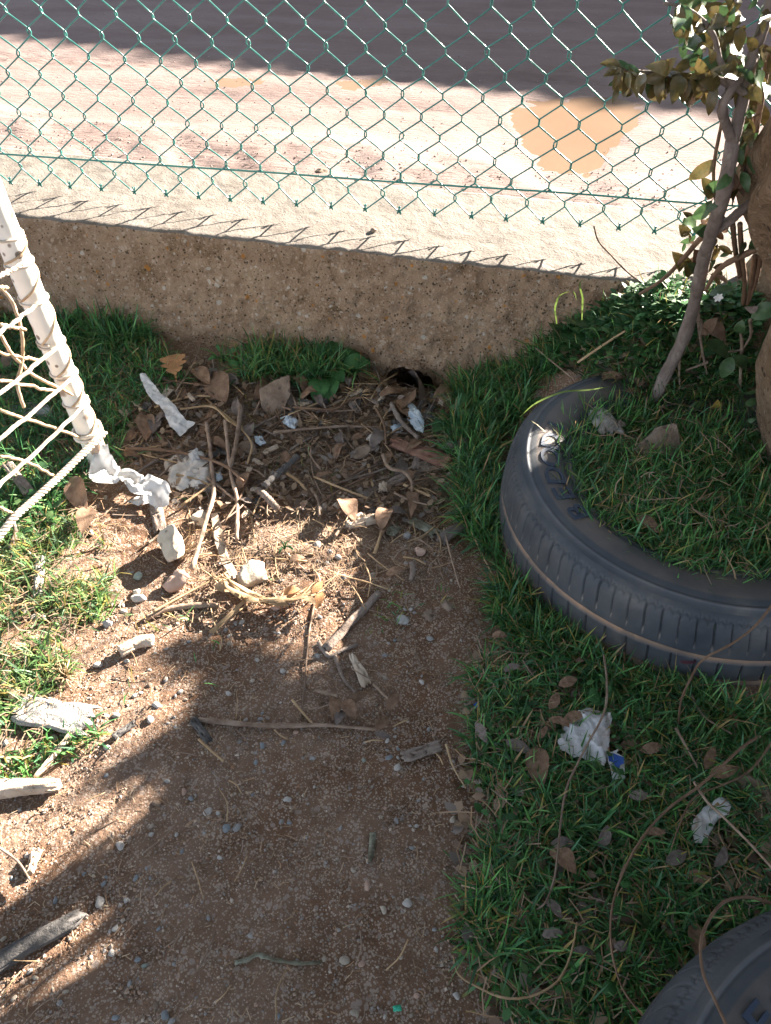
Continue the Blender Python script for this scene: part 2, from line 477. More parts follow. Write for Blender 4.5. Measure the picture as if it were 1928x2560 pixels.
# ---- concrete wall: one cross-section swept along s, displaced
def sweep_wall():
    ss = stretch_axis(-1.35, 1.15, .0065, -7, 7, 1.35)
    top = np.stack([np.linspace(.40, .012, 52), np.full(52, WALL_TOP)], -1)
    rnd = np.array([[.005, WALL_TOP - .001], [.001, WALL_TOP - .005]])
    zf = np.linspace(WALL_TOP - .012, -.15, 66)
    front = np.stack([-.030 * (WALL_TOP - zf) / WALL_TOP, zf], -1)
    back = np.array([[.41, -.15], [.412, .1], [.408, WALL_TOP - .015]])
    prof = np.concatenate([back, top, rnd, front])
    n = len(prof)
    arc = np.r_[0, np.cumsum(np.linalg.norm(np.diff(prof, axis=0), axis=1))]
    tng = np.gradient(prof, axis=0); tng /= np.linalg.norm(tng, axis=1)[:, None]
    nrm = np.stack([-tng[:, 1], tng[:, 0]], -1)           # outward: up on the top, towards the viewer on the face
    nrm *= -1 if nrm[30, 1] < 0 else 1
    S, A = np.meshgrid(ss, arc, indexing='ij')
    facew = sstep(A, arc[54], arc[58])
    disp = .0035 * fbm(S, A, .10, 3, 41) + (.0011 + .0059 * facew) * vnoise(S / .019, A / .019, 44) + (.0008 + .004 * facew) * vnoise(S / .0085, A / .0085, 45) + .004 * facew * np.maximum(vnoise(S / .03, A / .03, 46) - .35, 0) * 2
    disp[:, :4] *= .2
    P = prof[None, :, 0] + disp * nrm[None, :, 0]
    Zz = prof[None, :, 1] + disp * nrm[None, :, 1]
    # irregular crumbling edge
    edge = .009 * fbm(ss, ss * 0, .035, 3, 48)
    P = P + (edge[:, None] * np.exp(-(np.abs(arc - arc[n - 66]) / .03) ** 2)[None])
    # burrow under the wall: the lower edge lifts
    hs = np.exp(-(np.abs((ss - .058) / .088)) ** 4)
    lift = -.15 + hs * .180 + hs * .012 * fbm(ss, ss * 0, .03, 2, 51)
    low = Zz[:, -66:]
    Zz[:, -66:] = np.where(low < lift[:, None], lift[:, None] + .0005 * np.arange(66)[None, ::-1], low)
    # underside returning inwards
    und_p = np.linspace(-.02, .28, 10)
    Pu = np.broadcast_to(und_p[None], (len(ss), 10)) + P[:, -1:] + .03
    Zu = lift[:, None] - .0 + .01 * fbm(*np.meshgrid(ss, und_p, indexing='ij'), .05, 2, 53) - .01 * np.arange(10)[None] / 9 * hs[:, None]
    P = np.concatenate([P, Pu], 1); Zz = np.concatenate([Zz, Zu], 1)
    S2 = np.broadcast_to(ss[:, None], P.shape)
    V = w2(S2, P, 0.0); V[..., 2] = Zz
    F = grid_faces(len(ss), P.shape[1])
    return V.reshape(-1, 3), F, len(ss), P.shape[1]
V, F, ns, npf = sweep_wall()
wall = mk('concrete_wall', V, F, M_WALLTOP, loc=(*W0, 0))
wall.data.materials.append(M_WALL)
cols = F[:, 0] % npf
mi = (cols >= 3 + 52 + 1).astype(np.int32)
wall.data.polygons.foreach_set('material_index', mi)
wall.data.update()
tag(wall, 'low rough concrete wall, lichen-spotted brown face and pale top, under the green mesh fence', 'wall')

# ---- dirt road with its stony verge
ss = stretch_axis(-2.4, 2.2, .019, -45, 45, 1.3)
pp = stretch_axis(.38, 3.9, .019, .38, 60, 1.3)
S, P = np.meshgrid(ss, pp)
verge = 1 - sstep(P + .12 * fbm(S, P, .5, 2, 61) + .10 * S, .62, .95)
Zr = ROAD_Z + verge * (.035 + .013 * fbm(S, P, .12, 3, 63) + .0035 * vnoise(S / .03, P / .03, 66)) + .010 * fbm(S, P, 1.1, 2, 68) + .0025 * fbm(S, P, .08, 2, 70)
rut = np.exp(-((P - 1.75 - .12 * S) / .12) ** 2) + .6 * np.exp(-((P - 1.3 - .05 * S) / .07) ** 2)
Zr = Zr - .012 * rut + .006 * rut * vnoise(S / .05, P / .02, 72)
PUD = [(1290, 262), (1340, 252), (1420, 248), (1500, 246), (1560, 252), (1595, 270), (1590, 300), (1560, 330), (1520, 360), (1500, 395), (1470, 425), (1430, 436),
       (1385, 425), (1350, 385), (1310, 345), (1292, 305)]
pw = np.array([at_z(u, v, ROAD_Z)[:2] for u, v in PUD]); pc = pw.mean(0)
Vr = w2(S, P, 0.0)
dp = np.hypot(Vr[..., 0] - pc[0], (Vr[..., 1] - pc[1]))
def basin(Zr, poly, zlev):
    w = np.array([at_z(u, v, ROAD_Z)[:2] for u, v in poly]); c = w.mean(0)
    th = np.arctan2(w[:, 1] - c[1], w[:, 0] - c[0]); o = np.argsort(th)
    rr = np.hypot(*(w - c).T)[o]; th = th[o]
    q = np.arctan2(Vr[..., 1] - c[1], Vr[..., 0] - c[0])
    R = np.interp(q, np.r_[th - 2 * np.pi, th, th + 2 * np.pi], np.r_[rr, rr, rr])
    dq = np.hypot(Vr[..., 0] - c[0], Vr[..., 1] - c[1]); q2 = dq / R
    m1 = 1 - sstep(dq - R * 1.2, 0.02, .22)
    Zr = Zr * (1 - m1) + (zlev + .003 + .0015 * fbm(Vr[..., 0], Vr[..., 1], .06, 3, 75)) * m1
    m = 1 - sstep(q2 + .16 * fbm(Vr[..., 0], Vr[..., 1], .12, 3, 77) + .14 * fbm(Vr[..., 0], Vr[..., 1], .045, 2, 79), .80, 1.20)
    return Zr * (1 - m) + (zlev - .006) * m
PUD2 = [[(486, 205), (560, 193), (660, 196), (655, 214), (560, 220), (500, 220)], [(830, 208), (890, 196), (980, 192), (975, 210), (900, 224), (850, 226)]]
PZ = ROAD_Z - .006
Zr = basin(Zr, PUD, PZ)
Vr[..., 2] = Zr
road = mk('dirt_road', Vr.reshape(-1, 3), grid_faces(len(pp), len(ss)), M_ROAD, loc=(*W0, 0))
tag(road, kind='structure')
far = mk('far_ground', [(-150, -150, -.35), (150, -150, -.35), (150, 200, -.35), (-150, 200, -.35)], [(0, 1, 2, 3)], M_ROAD, loc=(0, 0, -.35))
tag(far, kind='structure')

def puddle(name, poly, z, drape=False, seed=0):
    q = spline(np.array([at_z(u, v, z) for u, v in poly + poly[:1]]), 90)[:-1]
    c = q.mean(0)
    r = (q - c) * (.85 if drape else 1.22)
    k = 1 + (.22 if drape else .05) * fbm(np.arctan2(r[:, 1], r[:, 0]) * 3, np.zeros(len(q)), .6, 4, 80 + seed)
    q = c + r * k[:, None]; q[:, 2] = z
    rings = [q, c + (q - c) * .6, c + (q - c) * .25]
    V = np.concatenate(rings + [c[None]])
    n = len(q)
    F = [(a * n + i, a * n + (i + 1) % n, (a + 1) * n + (i + 1) % n, (a + 1) * n + i) for a in range(2) for i in range(n)]
    F += [(2 * n + i, 2 * n + (i + 1) % n, 3 * n) for i in range(n)]
    if drape:
        d2 = ((V[:, None, None, 0] - Vr[None, ::2, ::2, 0]) ** 2 + (V[:, None, None, 1] - Vr[None, ::2, ::2, 1]) ** 2).reshape(len(V), -1)
        V[:, 2] = Zr[::2, ::2].ravel()[d2.argmin(1)] + .004
    o = mk(name, V, F, M_PUDDLE)
    if not drape: o.location.z = z
    return tag(o, kind='structure')
puddle('puddle', PUD, PZ)
# two faint wet ochre patches farther up the road, part of its surface
road.data.materials.append(M_PUDDLE)
_uv = pix(Vr.reshape(-1, 3)) + 9 * np.stack([fbm(S, P, .09, 3, 83).ravel() * 2.5, fbm(S + 3, P, .09, 3, 84).ravel() * .6], -1)
_in = (inpoly(_uv, PUD2[0]) | inpoly(_uv, PUD2[1])).reshape(S.shape)
_fi = (_in[:-1, :-1] & _in[1:, 1:]).ravel().astype(np.int32)
road.data.polygons.foreach_set('material_index', _fi)
road.data.update()

# ---- house across the road whose tiled eave shades it
def shade_hit(u, v):
    return at_z(u, v, ROAD_Z)
A, B = shade_hit(30, 62), shade_hit(1430, 208)
EAVE_H = 2.9
off = SUN * ((EAVE_H - ROAD_Z) / SUN[2])
A2, B2 = A + off, B + off
ed = (B2 - A2)[:2]; ed /= np.linalg.norm(ed)
en = np.array([-ed[1], ed[0]])
e0 = A2[:2]
house = empty('house', (*(e0 + ed * 3 + en * .45), 0))
tag(house, 'plastered house with a clay barrel-tile eave across the dirt road', 'house')
def hb(name, s0, s1, n0, n1, z0, z1, mat, parent=house, slope=0.0):
    c = []
    for s, n in ((s0, n0), (s1, n0), (s1, n1), (s0, n1)):
        q = e0 + ed * s + en * n
        c.append(q)
    V = [(*q, z0 + (slope * (n1 - n0) if i > 1 else 0)) for i, q in enumerate(c)] + [(*q, z1 + (slope * (n1 - n0) if i > 1 else 0)) for i, q in enumerate(c)]
    F = [(3, 2, 1, 0), (4, 5, 6, 7), (0, 1, 5, 4), (1, 2, 6, 5), (2, 3, 7, 6), (3, 0, 4, 7)]
    return mk(name, V, F, mat, parent, smooth=False)
hb('wall', -6, 11, .45, 6, -.2, EAVE_H - .02, M_PLASTER)
hb('roof', -6.2, 11.2, .06, 3.4, EAVE_H - .03, EAVE_H + .03, M_TILE, slope=.32)
for k in range(4):
    dq = hb('window', -2 + k * 2.6, -1 + k * 2.6, .42, .47, 1.1, 2.2, M_WOODG)
hb('door', 9.2, 10.2, .42, .47, ROAD_Z, 2.3, M_WOODR)
# barrel tiles along the eave
tp = .205
a = np.linspace(0, np.pi, 9)
tv = []
for y0, r in ((0.0, .088), (.55, .075)):
    for q in a:
        tv.append((math.cos(q) * r, y0, math.sin(q) * r + y0 * .32))
for y0, r in ((0.0, .072), (.55, .06)):
    for q in a:
        tv.append((math.cos(q) * r, y0, math.sin(q) * r + y0 * .32))
tf = [(i, i + 1, 9 + i + 1, 9 + i) for i in range(8)] + [(18 + i + 1, 18 + i, 27 + i, 27 + i + 1) for i in range(8)]
tf += [(i + 1, i, 18 + i, 18 + i + 1) for i in range(8)] + [(0, 9, 27, 18), (8, 26, 35, 17)]
tme = bpy.data.meshes.new('roof_tile'); tme.from_pydata(tv, [], tf); tme.materials.append(M_TILE)
for k in range(82):
    q = e0 + ed * (-5.6 + k * tp)
    M = Matrix(((ed[0], en[0], 0, q[0]), (ed[1], en[1], 0, q[1]), (0, 0, 1, EAVE_H + .03), (0, 0, 0, 1)))
    inst(tme, 'roof_tile', M, house)

# ---- chain-link fence on the wall top
FP = .150
fp0 = w2(0.0, FP, 0.0)
fn = np.array([EP[0], EP[1], 0])
def on_fence(u, v, p=FP):
    q = at_plane(u, v, w2(0.0, p, 0.0), fn)
    s, _ = to_sp(q[0], q[1])
    return float(s), float(q[2])
wl, wr = on_fence(0, 384), on_fence(1745, 505)
def wire_z(s):
    return wl[1] + (wr[1] - wl[1]) * (s - wl[0]) / (wr[0] - wl[0])
tl, tr_ = on_fence(26, 458), on_fence(913, 518)
DW = (tr_[0] - tl[0]) / 11.0                          # diamond width
HW = DW / 2
ROW = DW * .505                                        # half diamond height
TIP = wire_z(tl[0]) - tl[1]                            # tips hang below the line wire
fence = empty('chain_link_fence', w2(0.0, FP, WALL_TOP))
tag(fence, 'green plastic-coated chain-link fence standing on the low concrete wall', 'fence')
def picket(phase, rows=38, var=0, bot='knuckle'):
    """one zigzag wire between two node columns (x 0..HW), z up from the bottom tip"""
    rg = np.random.default_rng(500 + var * 2 + phase)
    pts = []
    for r in range(rows + 1):
        right = (r + phase) % 2 == 1
        x = HW + .0016 if right else -.0016
        hook = .0030 if right else -.0030
        z = r * ROW
        jx, jz = rg.normal(0, .0011, 2)
        if r == 0:
            # twisted end
            dx = -1 if right else 1
            pts += [(x + dx * .004 + jx, -.001, z + .013), (x + jx, .001, z + .002), (x - dx * .003 + jx, -.001, z - .004)]
        else:
            pts += [(x + jx, hook * .2, z - .0055 + jz), (x + jx * 1.2, hook, z + jz), (x + jx, -hook * .2, z + .0055 + jz)]
    P = np.array(pts)
    Q = []
    for i in range(len(P) - 1):
        L = np.linalg.norm(P[i + 1] - P[i])
        k = 3 if L > .02 else 1
        for t in range(k):
            Q.append(P[i] + (P[i + 1] - P[i]) * t / k)
    Q.append(P[-1]); Q = np.array(Q)
    Q[:, 1] += .0012 * np.sin(Q[:, 2] * 60)
    V, F = tube(Q, .0018, 6)
    # into wall axes
    W = np.stack([V[:, 0] * ES[0] + V[:, 1] * EP[0], V[:, 0] * ES[1] + V[:, 1] * EP[1], V[:, 2]], -1)
    me = bpy.data.meshes.new('wire'); me.from_pydata(W.tolist(), [], F); me.materials.append(M_WIRE)
    me.polygons.foreach_set('use_smooth', np.full(len(me.polygons), True))
    return me
pk = {(ph, v): picket(ph, var=v) for ph in (0, 1) for v in range(4)}
k0 = int(math.floor((-1.45 - tl[0]) / HW)); k1 = int(math.ceil((1.75 - tl[0]) / HW))
for k in range(k0, k1):
    s = tl[0] + k * HW
    s2 = s + .0035 * float(vnoise(k * .37, 0, 91))
    q = w2(s2, FP, wire_z(s) - TIP + .003 * float(vnoise(k * .21, 5, 92)))
    inst(pk[(k % 2, (k * 7) % 4)], 'wire', Matrix.Translation(Vector(q)), fence)
sw = np.linspace(-1.7, 2.0, 60)
P = w2(sw, FP - .004, 0.0); P[:, 2] = wire_z(sw) + .0015 * vnoise(sw * 3, sw * 0, 93)
V, F = tube(P, .0022, 7); mk('tension_wire', V, F, M_WIRE, fence)
P = w2(sw, FP - .004, 0.0); P[:, 2] = wire_z(sw) + 1.30
V, F = tube(P, .0022, 7); mk('tension_wire', V, F, M_WIRE, fence)
for s in (-1.7, 2.0):
    q = w2(s, FP + .02, 0.0)
    V, F = tube([q + (0, 0, .2), q + (0, 0, 1.0), q + (0, 0, 1.75)], .024, 14)
    po = mk('post', V, F, M_STEEL, fence)
    V, F = tube([q + (0, 0, 1.75), q + (0, 0, 1.765), q + (0, 0, 1.772)], np.array([.027, .026, .012]), 14)
    mk('post_cap', V, F, M_STEEL, po, loc=q)

# ---- leaf meshes, shared
def leaf_mesh(name, mat, wid=.42, curl=.10, fold=.12, seed=0, tipw=1.0, wave=.0, nx=11):
    rg = np.random.default_rng(seed)
    t = np.linspace(0, 1, nx)
    w = wid * .5 * np.sin(np.pi * t ** (.85 * tipw)) ** .8 + .004
    w[0] = .006; w[-1] = .002
    lat = np.linspace(-1, 1, 5)
    V = []
    for i in range(nx):
        for l in lat:
            y = l * w[i]
            z = curl * (math.sin(math.pi * t[i]) - .2 * t[i]) + fold * abs(y) + wave * math.sin(t[i] * 9 + l * 2 + seed) * abs(l)
            V.append((t[i], y + .03 * math.sin(t[i] * 3 + seed), z))
    n = len(V)
    F = [tuple(q) for q in grid_faces(nx, 5)]
    # petiole
    V += [(-.10, -.006, 0), (-.10, .006, 0), (.02, .008, 0), (.02, -.008, 0)]
    F.append((n, n + 1, n + 2, n + 3))
    me = bpy.data.meshes.new(name); me.from_pydata(V, [], F); me.materials.append(mat)
    me.polygons.foreach_set('use_smooth', np.full(len(me.polygons), True))
    me.update()
    return me
LEAVES = {}
def leaf_var(mat, k, **kw):
    key = (mat.name, k, tuple(sorted(kw.items())))
    if key not in LEAVES:
        LEAVES[key] = leaf_mesh('leaf', mat, seed=k * 3 + 1, wid=kw.get('wid', .40 + .05 * (k % 3)), curl=kw.get('curl', .06 + .05 * (k % 4)),
                                fold=kw.get('fold', .1 + .1 * (k % 3)), wave=kw.get('wave', .0 if k % 2 else .02))
    return LEAVES[key]
def leaf_matrix(base, tip, up, wscale=1.0):
    x = np.asarray(tip, float) - base
    L = np.linalg.norm(x); x /= L
    up = np.asarray(up, float)
    z = up - x * (up @ x); z /= np.linalg.norm(z) + 1e-9
    y = np.cross(z, x)
    return Matrix(((x[0] * L, y[0] * L * wscale, z[0] * L, base[0]), (x[1] * L, y[1] * L * wscale, z[1] * L, base[1]),
                   (x[2] * L, y[2] * L * wscale, z[2] * L, base[2]), (0, 0, 0, 1)))

def leaf_cloud(centres, size, rng, cols, jitter=1.0):
    """many leaf quads (two triangles folded on the midrib) as one vertex-coloured mesh"""
    n = len(centres)
    d = rng.normal(size=(n, 3)); d /= np.linalg.norm(d, axis=1)[:, None]
    e = rng.normal(size=(n, 3)); e -= d * (e * d).sum(1)[:, None]; e /= np.linalg.norm(e, axis=1)[:, None]
    nn = np.cross(d, e)
    L = size * rng.uniform(.7, 1.3, n)[:, None]
    a = centres - d * L * .5; b = centres + d * L * .5
    m1 = centres + e * L * .22 + nn * L * .06; m2 = centres - e * L * .22 + nn * L * .06
    V = np.stack([a, m1, b, m2], 1).reshape(-1, 3)
    F = np.arange(n * 4).reshape(n, 4)
    F = np.concatenate([F[:, [0, 1, 2]], F[:, [0, 2, 3]]])
    c = np.repeat(cols[rng.integers(0, len(cols), n)] * rng.uniform(.7, 1.3, (n, 1)), 4, 0)
    return V, F, c
LEAFCOLS = np.array([(.05, .10, .03), (.07, .12, .035), (.04, .08, .03), (.11, .12, .035)])

# ---- old tree trunk at the right, with its crown and an added sky-blocking leaf canopy above the picture
def trunk_mesh(path, rad, sides=64, n=110, amp=.018, seed=0, flat=False):
    P = spline(path, n); R = np.interp(np.linspace(0, 1, n), np.linspace(0, 1, len(rad)), rad)
    T, N, B = frames(P)
    if flat: N = np.tile([1.0, 0, 0], (n, 1)); B = np.tile([0, 1.0, 0], (n, 1))
    a = np.linspace(0, 2 * np.pi, sides, endpoint=False)
    AA, II = np.meshgrid(a, np.arange(n) / n * 6.0)
    d = amp * (fbm(np.cos(AA) * 2 + 5, II * .7 + np.sin(AA) * 2, .5, 3, 110 + seed) + .5 * vnoise(np.cos(AA) * 9 + 40, II * 5 + np.sin(AA) * 9, 114 + seed)
               - .6 * np.abs(vnoise(AA * 4, II * 1.5, 117 + seed)))
    rr = R[:, None] + d
    V = P[:, None] + rr[..., None] * (np.cos(a)[None, :, None] * N[:, None] + np.sin(a)[None, :, None] * B[:, None])
    return V.reshape(-1, 3), grid_faces(n, sides, True)
tree = empty('old_tree', (.94, 1.15, .05))
tag(tree, 'thick rough brown tree trunk wrapped by climbing stems, growing beside the half-buried tyre', 'tree')
V, F = trunk_mesh([(.96, 1.15, -.12), (.945, 1.15, .10), (.885, 1.14, .22), (.840, 1.128, .32), (.80, 1.095, .42), (.752, 1.062, .51), (.70, 1.068, .59), (.648, 1.062, .66), (.615, .99, .76), (.65, .94, .92), (.78, .95, 1.15), (1.0, 1.1, 1.8), (1.15, 1.4, 2.6)],
                  np.interp(np.linspace(0, 1, 40), [0, .08, .125, .16, .2, .235, .27, .30, .34, .4, .5, .75, 1], [.23, .195, .185, .185, .17, .155, .158, .166, .16, .15, .14, .14, .11]), n=220, sides=96, amp=.018, flat=True)
mk('trunk', V, F, M_BARK, tree)
V, F = trunk_mesh([(.93, 1.40, -.05), (.915, 1.46, .15), (.91, 1.51, .30), (.945, 1.52, .43), (1.03, 1.47, .55), (1.1, 1.40, .72), (1.1, 1.25, 1.0)], [.19, .18, .165, .14, .12, .11, .09], n=110, sides=72, amp=.022, seed=4, flat=True)
mk('trunk_fork', V, F, M_BARK, tree)
rg = np.random.default_rng(5)
for i, (dx, dy, dz) in enumerate(((.7, .4, .9), (-.9, .2, .55), (.6, -1.3, .5), (-.5, -1.1, .6), (.1, .2, 1.3))):
    b = np.array([1.05, 1.2, 2.0 + .1 * i])
    V, F = trunk_mesh([b, b + np.array([dx, dy, dz]) * .5, b + np.array([dx, dy, dz])], [.07, .05, .025], 14, 16, .006, i)
    mk('branch', V, F, M_BARK, tree)
cc = np.concatenate([np.array([1.07, 1.53, 2.4]) + np.array([dx, dy, dz]) * 1.0 + rg.normal(size=(420, 3)) * .28 for dx, dy, dz in ((.7, .4, .9), (.2, .9, 1.0), (.9, -.5, .8), (.3, .2, 1.3))])
q = rg.normal(size=(26000, 3)); q /= np.linalg.norm(q, axis=1)[:, None]
q *= rg.random((26000, 1)) ** .45
sky_block = np.array([-.35, -.4, 2.75]) + q * np.array([2.9, 2.9, .5])  # unseen leaf layer added overhead to cut skylight and deepen the shade
sky_block = sky_block[vnoise(sky_block[:, 0] * 2.2 + 9, sky_block[:, 1] * 2.2 + sky_block[:, 2] * 1.7, 118) > -.5]
cc = np.concatenate([cc, sky_block])
V, F, c = leaf_cloud(cc, .12, rg, LEAFCOLS)
mk('crown', V, F, M_GRASS, tree, col=c, smooth=False)

# ---- unseen roadside tree, its crown shaped along the sun rays to throw the yard's dappled shade
SH = np.array([(1120, 1170), (1075, 1245), (985, 1270), (905, 1310), (815, 1372), (725, 1450), (655, 1500), (580, 1428), (490, 1398), (395, 1392), (350, 1402), (370, 1428),
               (430, 1440), (470, 1470), (430, 1505), (400, 1570), (350, 1610), (250, 1665), (350, 1650), (395, 1665), (370, 1735), (300, 1825), (215, 1870),
               (80, 1955), (-40, 2030), (-40, 2050), (100, 1962), (180, 1912), (275, 1880), (325, 1925), (310, 2030), (215, 2120), (110, 2250), (-20, 2400), (1085, 2400)]) * 1928 / 1666
rg = np.random.default_rng(8)
rt = empty('roadside_tree', (2.9, 2.55, .2))
tag(rt, 'unseen leafy roadside tree beyond the fence shaped to shade the yard', 'tree')
tw = sample_poly(SH, 4200, rg)
hh = 2.2 + .9 * rg.beta(2, 2, len(tw)) + .12 * vnoise(tw[:, 0] * 3, tw[:, 1] * 3, 130)
cc = tw + SUN * (hh / math.cos(SUN_EL))[:, None]
V, F, c = leaf_cloud(cc, .075, rg, LEAFCOLS)
mk('crown', V, F, M_GRASS, rt, col=c, smooth=False)
V, F = trunk_mesh([(2.9, 2.55, -.1), (2.85, 2.57, .5), (2.75, 2.6, 1.0), (2.5, 2.7, 1.5)], [.15, .13, .11, .07], 24, 40, .01, 3)
mk('trunk', V, F, M_BARK, rt)
for i in range(9):
    tgt = cc[rg.integers(0, len(cc))]
    b = np.array([2.78, 2.6, .75 + .07 * i])
    mid = (b + tgt) / 2 + np.array([0, 0, .12])
    V, F = trunk_mesh([b, mid, tgt], [.035, .022, .008], 10, 14, .003, i)
    mk('branch', V, F, M_BARK, rt)

# ---- unseen privet hedge added right of the trunk to block sun from tyre and grass
def hedge(name, c, sx, sy, h, n, seed, label):
    rg = np.random.default_rng(seed)
    e = empty(name, c)
    tag(e, label, 'shrub', 'unseen privet shrubs added for shade right of the old trunk')
    q = rg.uniform(-1, 1, (n, 3))
    rr = np.linalg.norm(q[:, :2], axis=1)
    q = q[(rr < 1.05)]
    P = np.array(c) + np.stack([q[:, 0] * sx, q[:, 1] * sy, (q[:, 2] * .5 + .5) * h * (1 - .25 * (q[:, 0] ** 2)) + .03], -1)
    V, F, cl = leaf_cloud(P, .075, rg, LEAFCOLS)
    mk('foliage', V, F, M_GRASS, e, col=cl, smooth=False)
    for k in range(7):
        a = rg.uniform(0, 6.28)
        b = np.array(c) + np.array([math.cos(a) * .07, math.sin(a) * .07, -.05])
        t = np.array(c) + np.array([math.cos(a) * sx * .7, math.sin(a) * sy * .7, h * .85])
        V, F = tube(spline([b, (b + t) / 2 + (0, 0, .1), t], 10), np.linspace(.016, .005, 10), 7)
        mk('stem', V, F, M_STEM, e)
for i, (x, y, sx, sy, h) in enumerate(((1.52, 1.42, .34, .30, 1.7), (2.05, 1.30, .42, .34, 2.0), (2.7, 1.15, .45, .36, 2.1), (3.4, 1.0, .5, .4, 2.2))):
    hedge('shade_shrub', (x, y, .0), sx, sy, h, 6500, 200 + i,
          ['unseen rounded privet shrub just right of the thick trunk', 'unseen tall privet shrub second from the thick trunk', 'unseen tall privet shrub third from the thick trunk', 'unseen tallest privet shrub farthest from the thick trunk'][i])
# ================================================================ OBJECTS
# ---- tyres: revolved profile with moulded tread
def tyre_meshes(NA=1500):
    side = np.array([(.212, .120), (.214, .138), (.222, .152), (.232, .160), (.240, .1625), (.242, .1650), (.246, .1650), (.249, .1655), (.262, .1725), (.280, .1785), (.296, .181),
                     (.310, .1808), (.320, .1788), (.3245, .1775), (.326, .1790), (.329, .1785), (.331, .1760), (.338, .1715)])
    tread = np.array([(.338, .1715), (.345, .1665), (.3515, .158), (.3565, .146), (.3600, .130), (.3622, .112), (.3632, .094), (.3636, .075), (.3634, .050), (.3622, .022), (.358, -.010), (.350, -.035), (.335, -.060)])
    def dens(p, n):
        q = spline(np.c_[p, np.zeros(len(p))], n)[:, :2]
        return q
    S = np.concatenate([dens(side, 56)])
    T = dens(tread, 92)
    a = np.linspace(0, 2 * np.pi, NA, endpoint=False)
    # sidewall
    def rev(prof, d=None):
        t = np.gradient(prof, axis=0); t /= np.linalg.norm(t, axis=1)[:, None]
        n = np.stack([-t[:, 1], t[:, 0]], -1)
        if n[len(n) // 2] @ np.array([.7, .7]) < 0: n = -n
        r = prof[:, 0][:, None] + (0 if d is None else d * n[:, :1]); z = prof[:, 1][:, None] + (0 if d is None else d * n[:, 1:])
        r = np.broadcast_to(r, (len(prof), len(a))); z = np.broadcast_to(z, r.shape)
        return np.stack([r * np.cos(a), r * np.sin(a), z], -1).reshape(-1, 3), grid_faces(len(prof), len(a), True)
    NS = 720
    A2 = a
    rgd = 0.0006 * fbm(np.broadcast_to(S[:, :1] * 1, (len(S), NA)), np.broadcast_to(A2 * .3, (len(S), NA)), .05, 3, 140)
    Vs, Fs = rev(S, rgd)
    base = np.array([.052, .058, .066])
    zc = S[:, 1]; rc = S[:, 0]
    cs = np.repeat((base * 1.0)[None], len(S), 0)
    cs[(rc > .262) & (rc < .312)] = (.088, .080, .076)            # dusty band
    ring = (np.abs(rc - .246) < .003) | (np.abs(rc - .327) < .0025)
    cs[ring] = (.095, .10, .11)
    Cs = np.repeat(cs, NA, 0)
    # tread
    z = T[:, 1][:, None]; th = a[None]
    NG = 84
    ph = (th * NG / (2 * np.pi) + .35 * sstep(z, .10, .165)) % 1.0
    var = np.floor(th * NG / (2 * np.pi) + .35 * sstep(z, .10, .165))
    wid = .050 + .018 * np.sin(var * 1.7)
    g1 = np.clip(1 - np.abs(ph - .5) / wid, 0, 1) ** .5 * sstep(z, .098, .106) * (1 - sstep(z, .156, .162))
    # zigzag line below the shoulder
    zz = .1605 + .0026 * (np.abs(((th * NG / np.pi) % 1) - .5) * 4 - 1)
    g2 = np.clip(1 - np.abs(z - zz) / .0014, 0, 1) ** .5 * .55
    g2b = np.clip(1 - np.abs(((th * NG * 2 / (2 * np.pi)) % 1) - .5) / .10, 0, 1) * sstep(z, .152, .154) * (1 - sstep(z, .166, .168)) * .35
    # circumferential grooves
    g3 = np.clip(1 - np.abs(z - .086) / .0055, 0, 1) ** .4
    g4 = np.clip(1 - np.abs(z - .030) / .0055, 0, 1) ** .4
    ph2 = (th * 62 / (2 * np.pi) + .2 * z / .05) % 1.0
    g5 = np.clip(1 - np.abs(ph2 - .5) / .05, 0, 1) ** .5 * sstep(z, .034, .038) * (1 - sstep(z, .076, .080))
    ph3 = (th * 84 / (2 * np.pi) + .3) % 1.0
    g6 = np.clip(1 - np.abs(ph3 - .5) / .06, 0, 1) ** .5 * (1 - sstep(z, .016, .022)) * sstep(z, -.02, -.015)
    g = np.maximum.reduce(np.broadcast_arrays(g1, g2, g2b, g3, g4, g5, g6))
    d = -.0062 * g + .0007 * fbm(np.broadcast_to(z, g.shape), np.broadcast_to(th * .36, g.shape), .03, 3, 150)
    Vt, Ft = rev(T, d)
    worn = fbm(np.broadcast_to(z, g.shape), np.broadcast_to(th * .36, g.shape), .06, 3, 155)
    ct = base[None, None] * (1 + .35 * worn[..., None])
    tan = np.array([.27, .18, .12])
    k = np.clip(g3 * 1.0 + g4, 0, 1) * (.55 + .45 * (worn > -.4))
    tipd = g1 * np.exp(-((z - .107) / .006) ** 2)                 # pale grit at the groove ends
    mud = (1 - sstep(z + .02 * worn, .0, .055)) * .75
    ct = ct * (1 - k[..., None]) + tan * k[..., None]
    ct = ct * (1 - tipd[..., None]) + np.array([.40, .36, .32]) * tipd[..., None]
    ct = ct * (1 - mud[..., None]) + np.array([.15, .105, .075]) * mud[..., None]
    # dry brown skin on part of the lower tread
    return (Vs, Fs, Cs), (Vt, Ft, ct.reshape(-1, 3))
TS, TT = tyre_meshes()
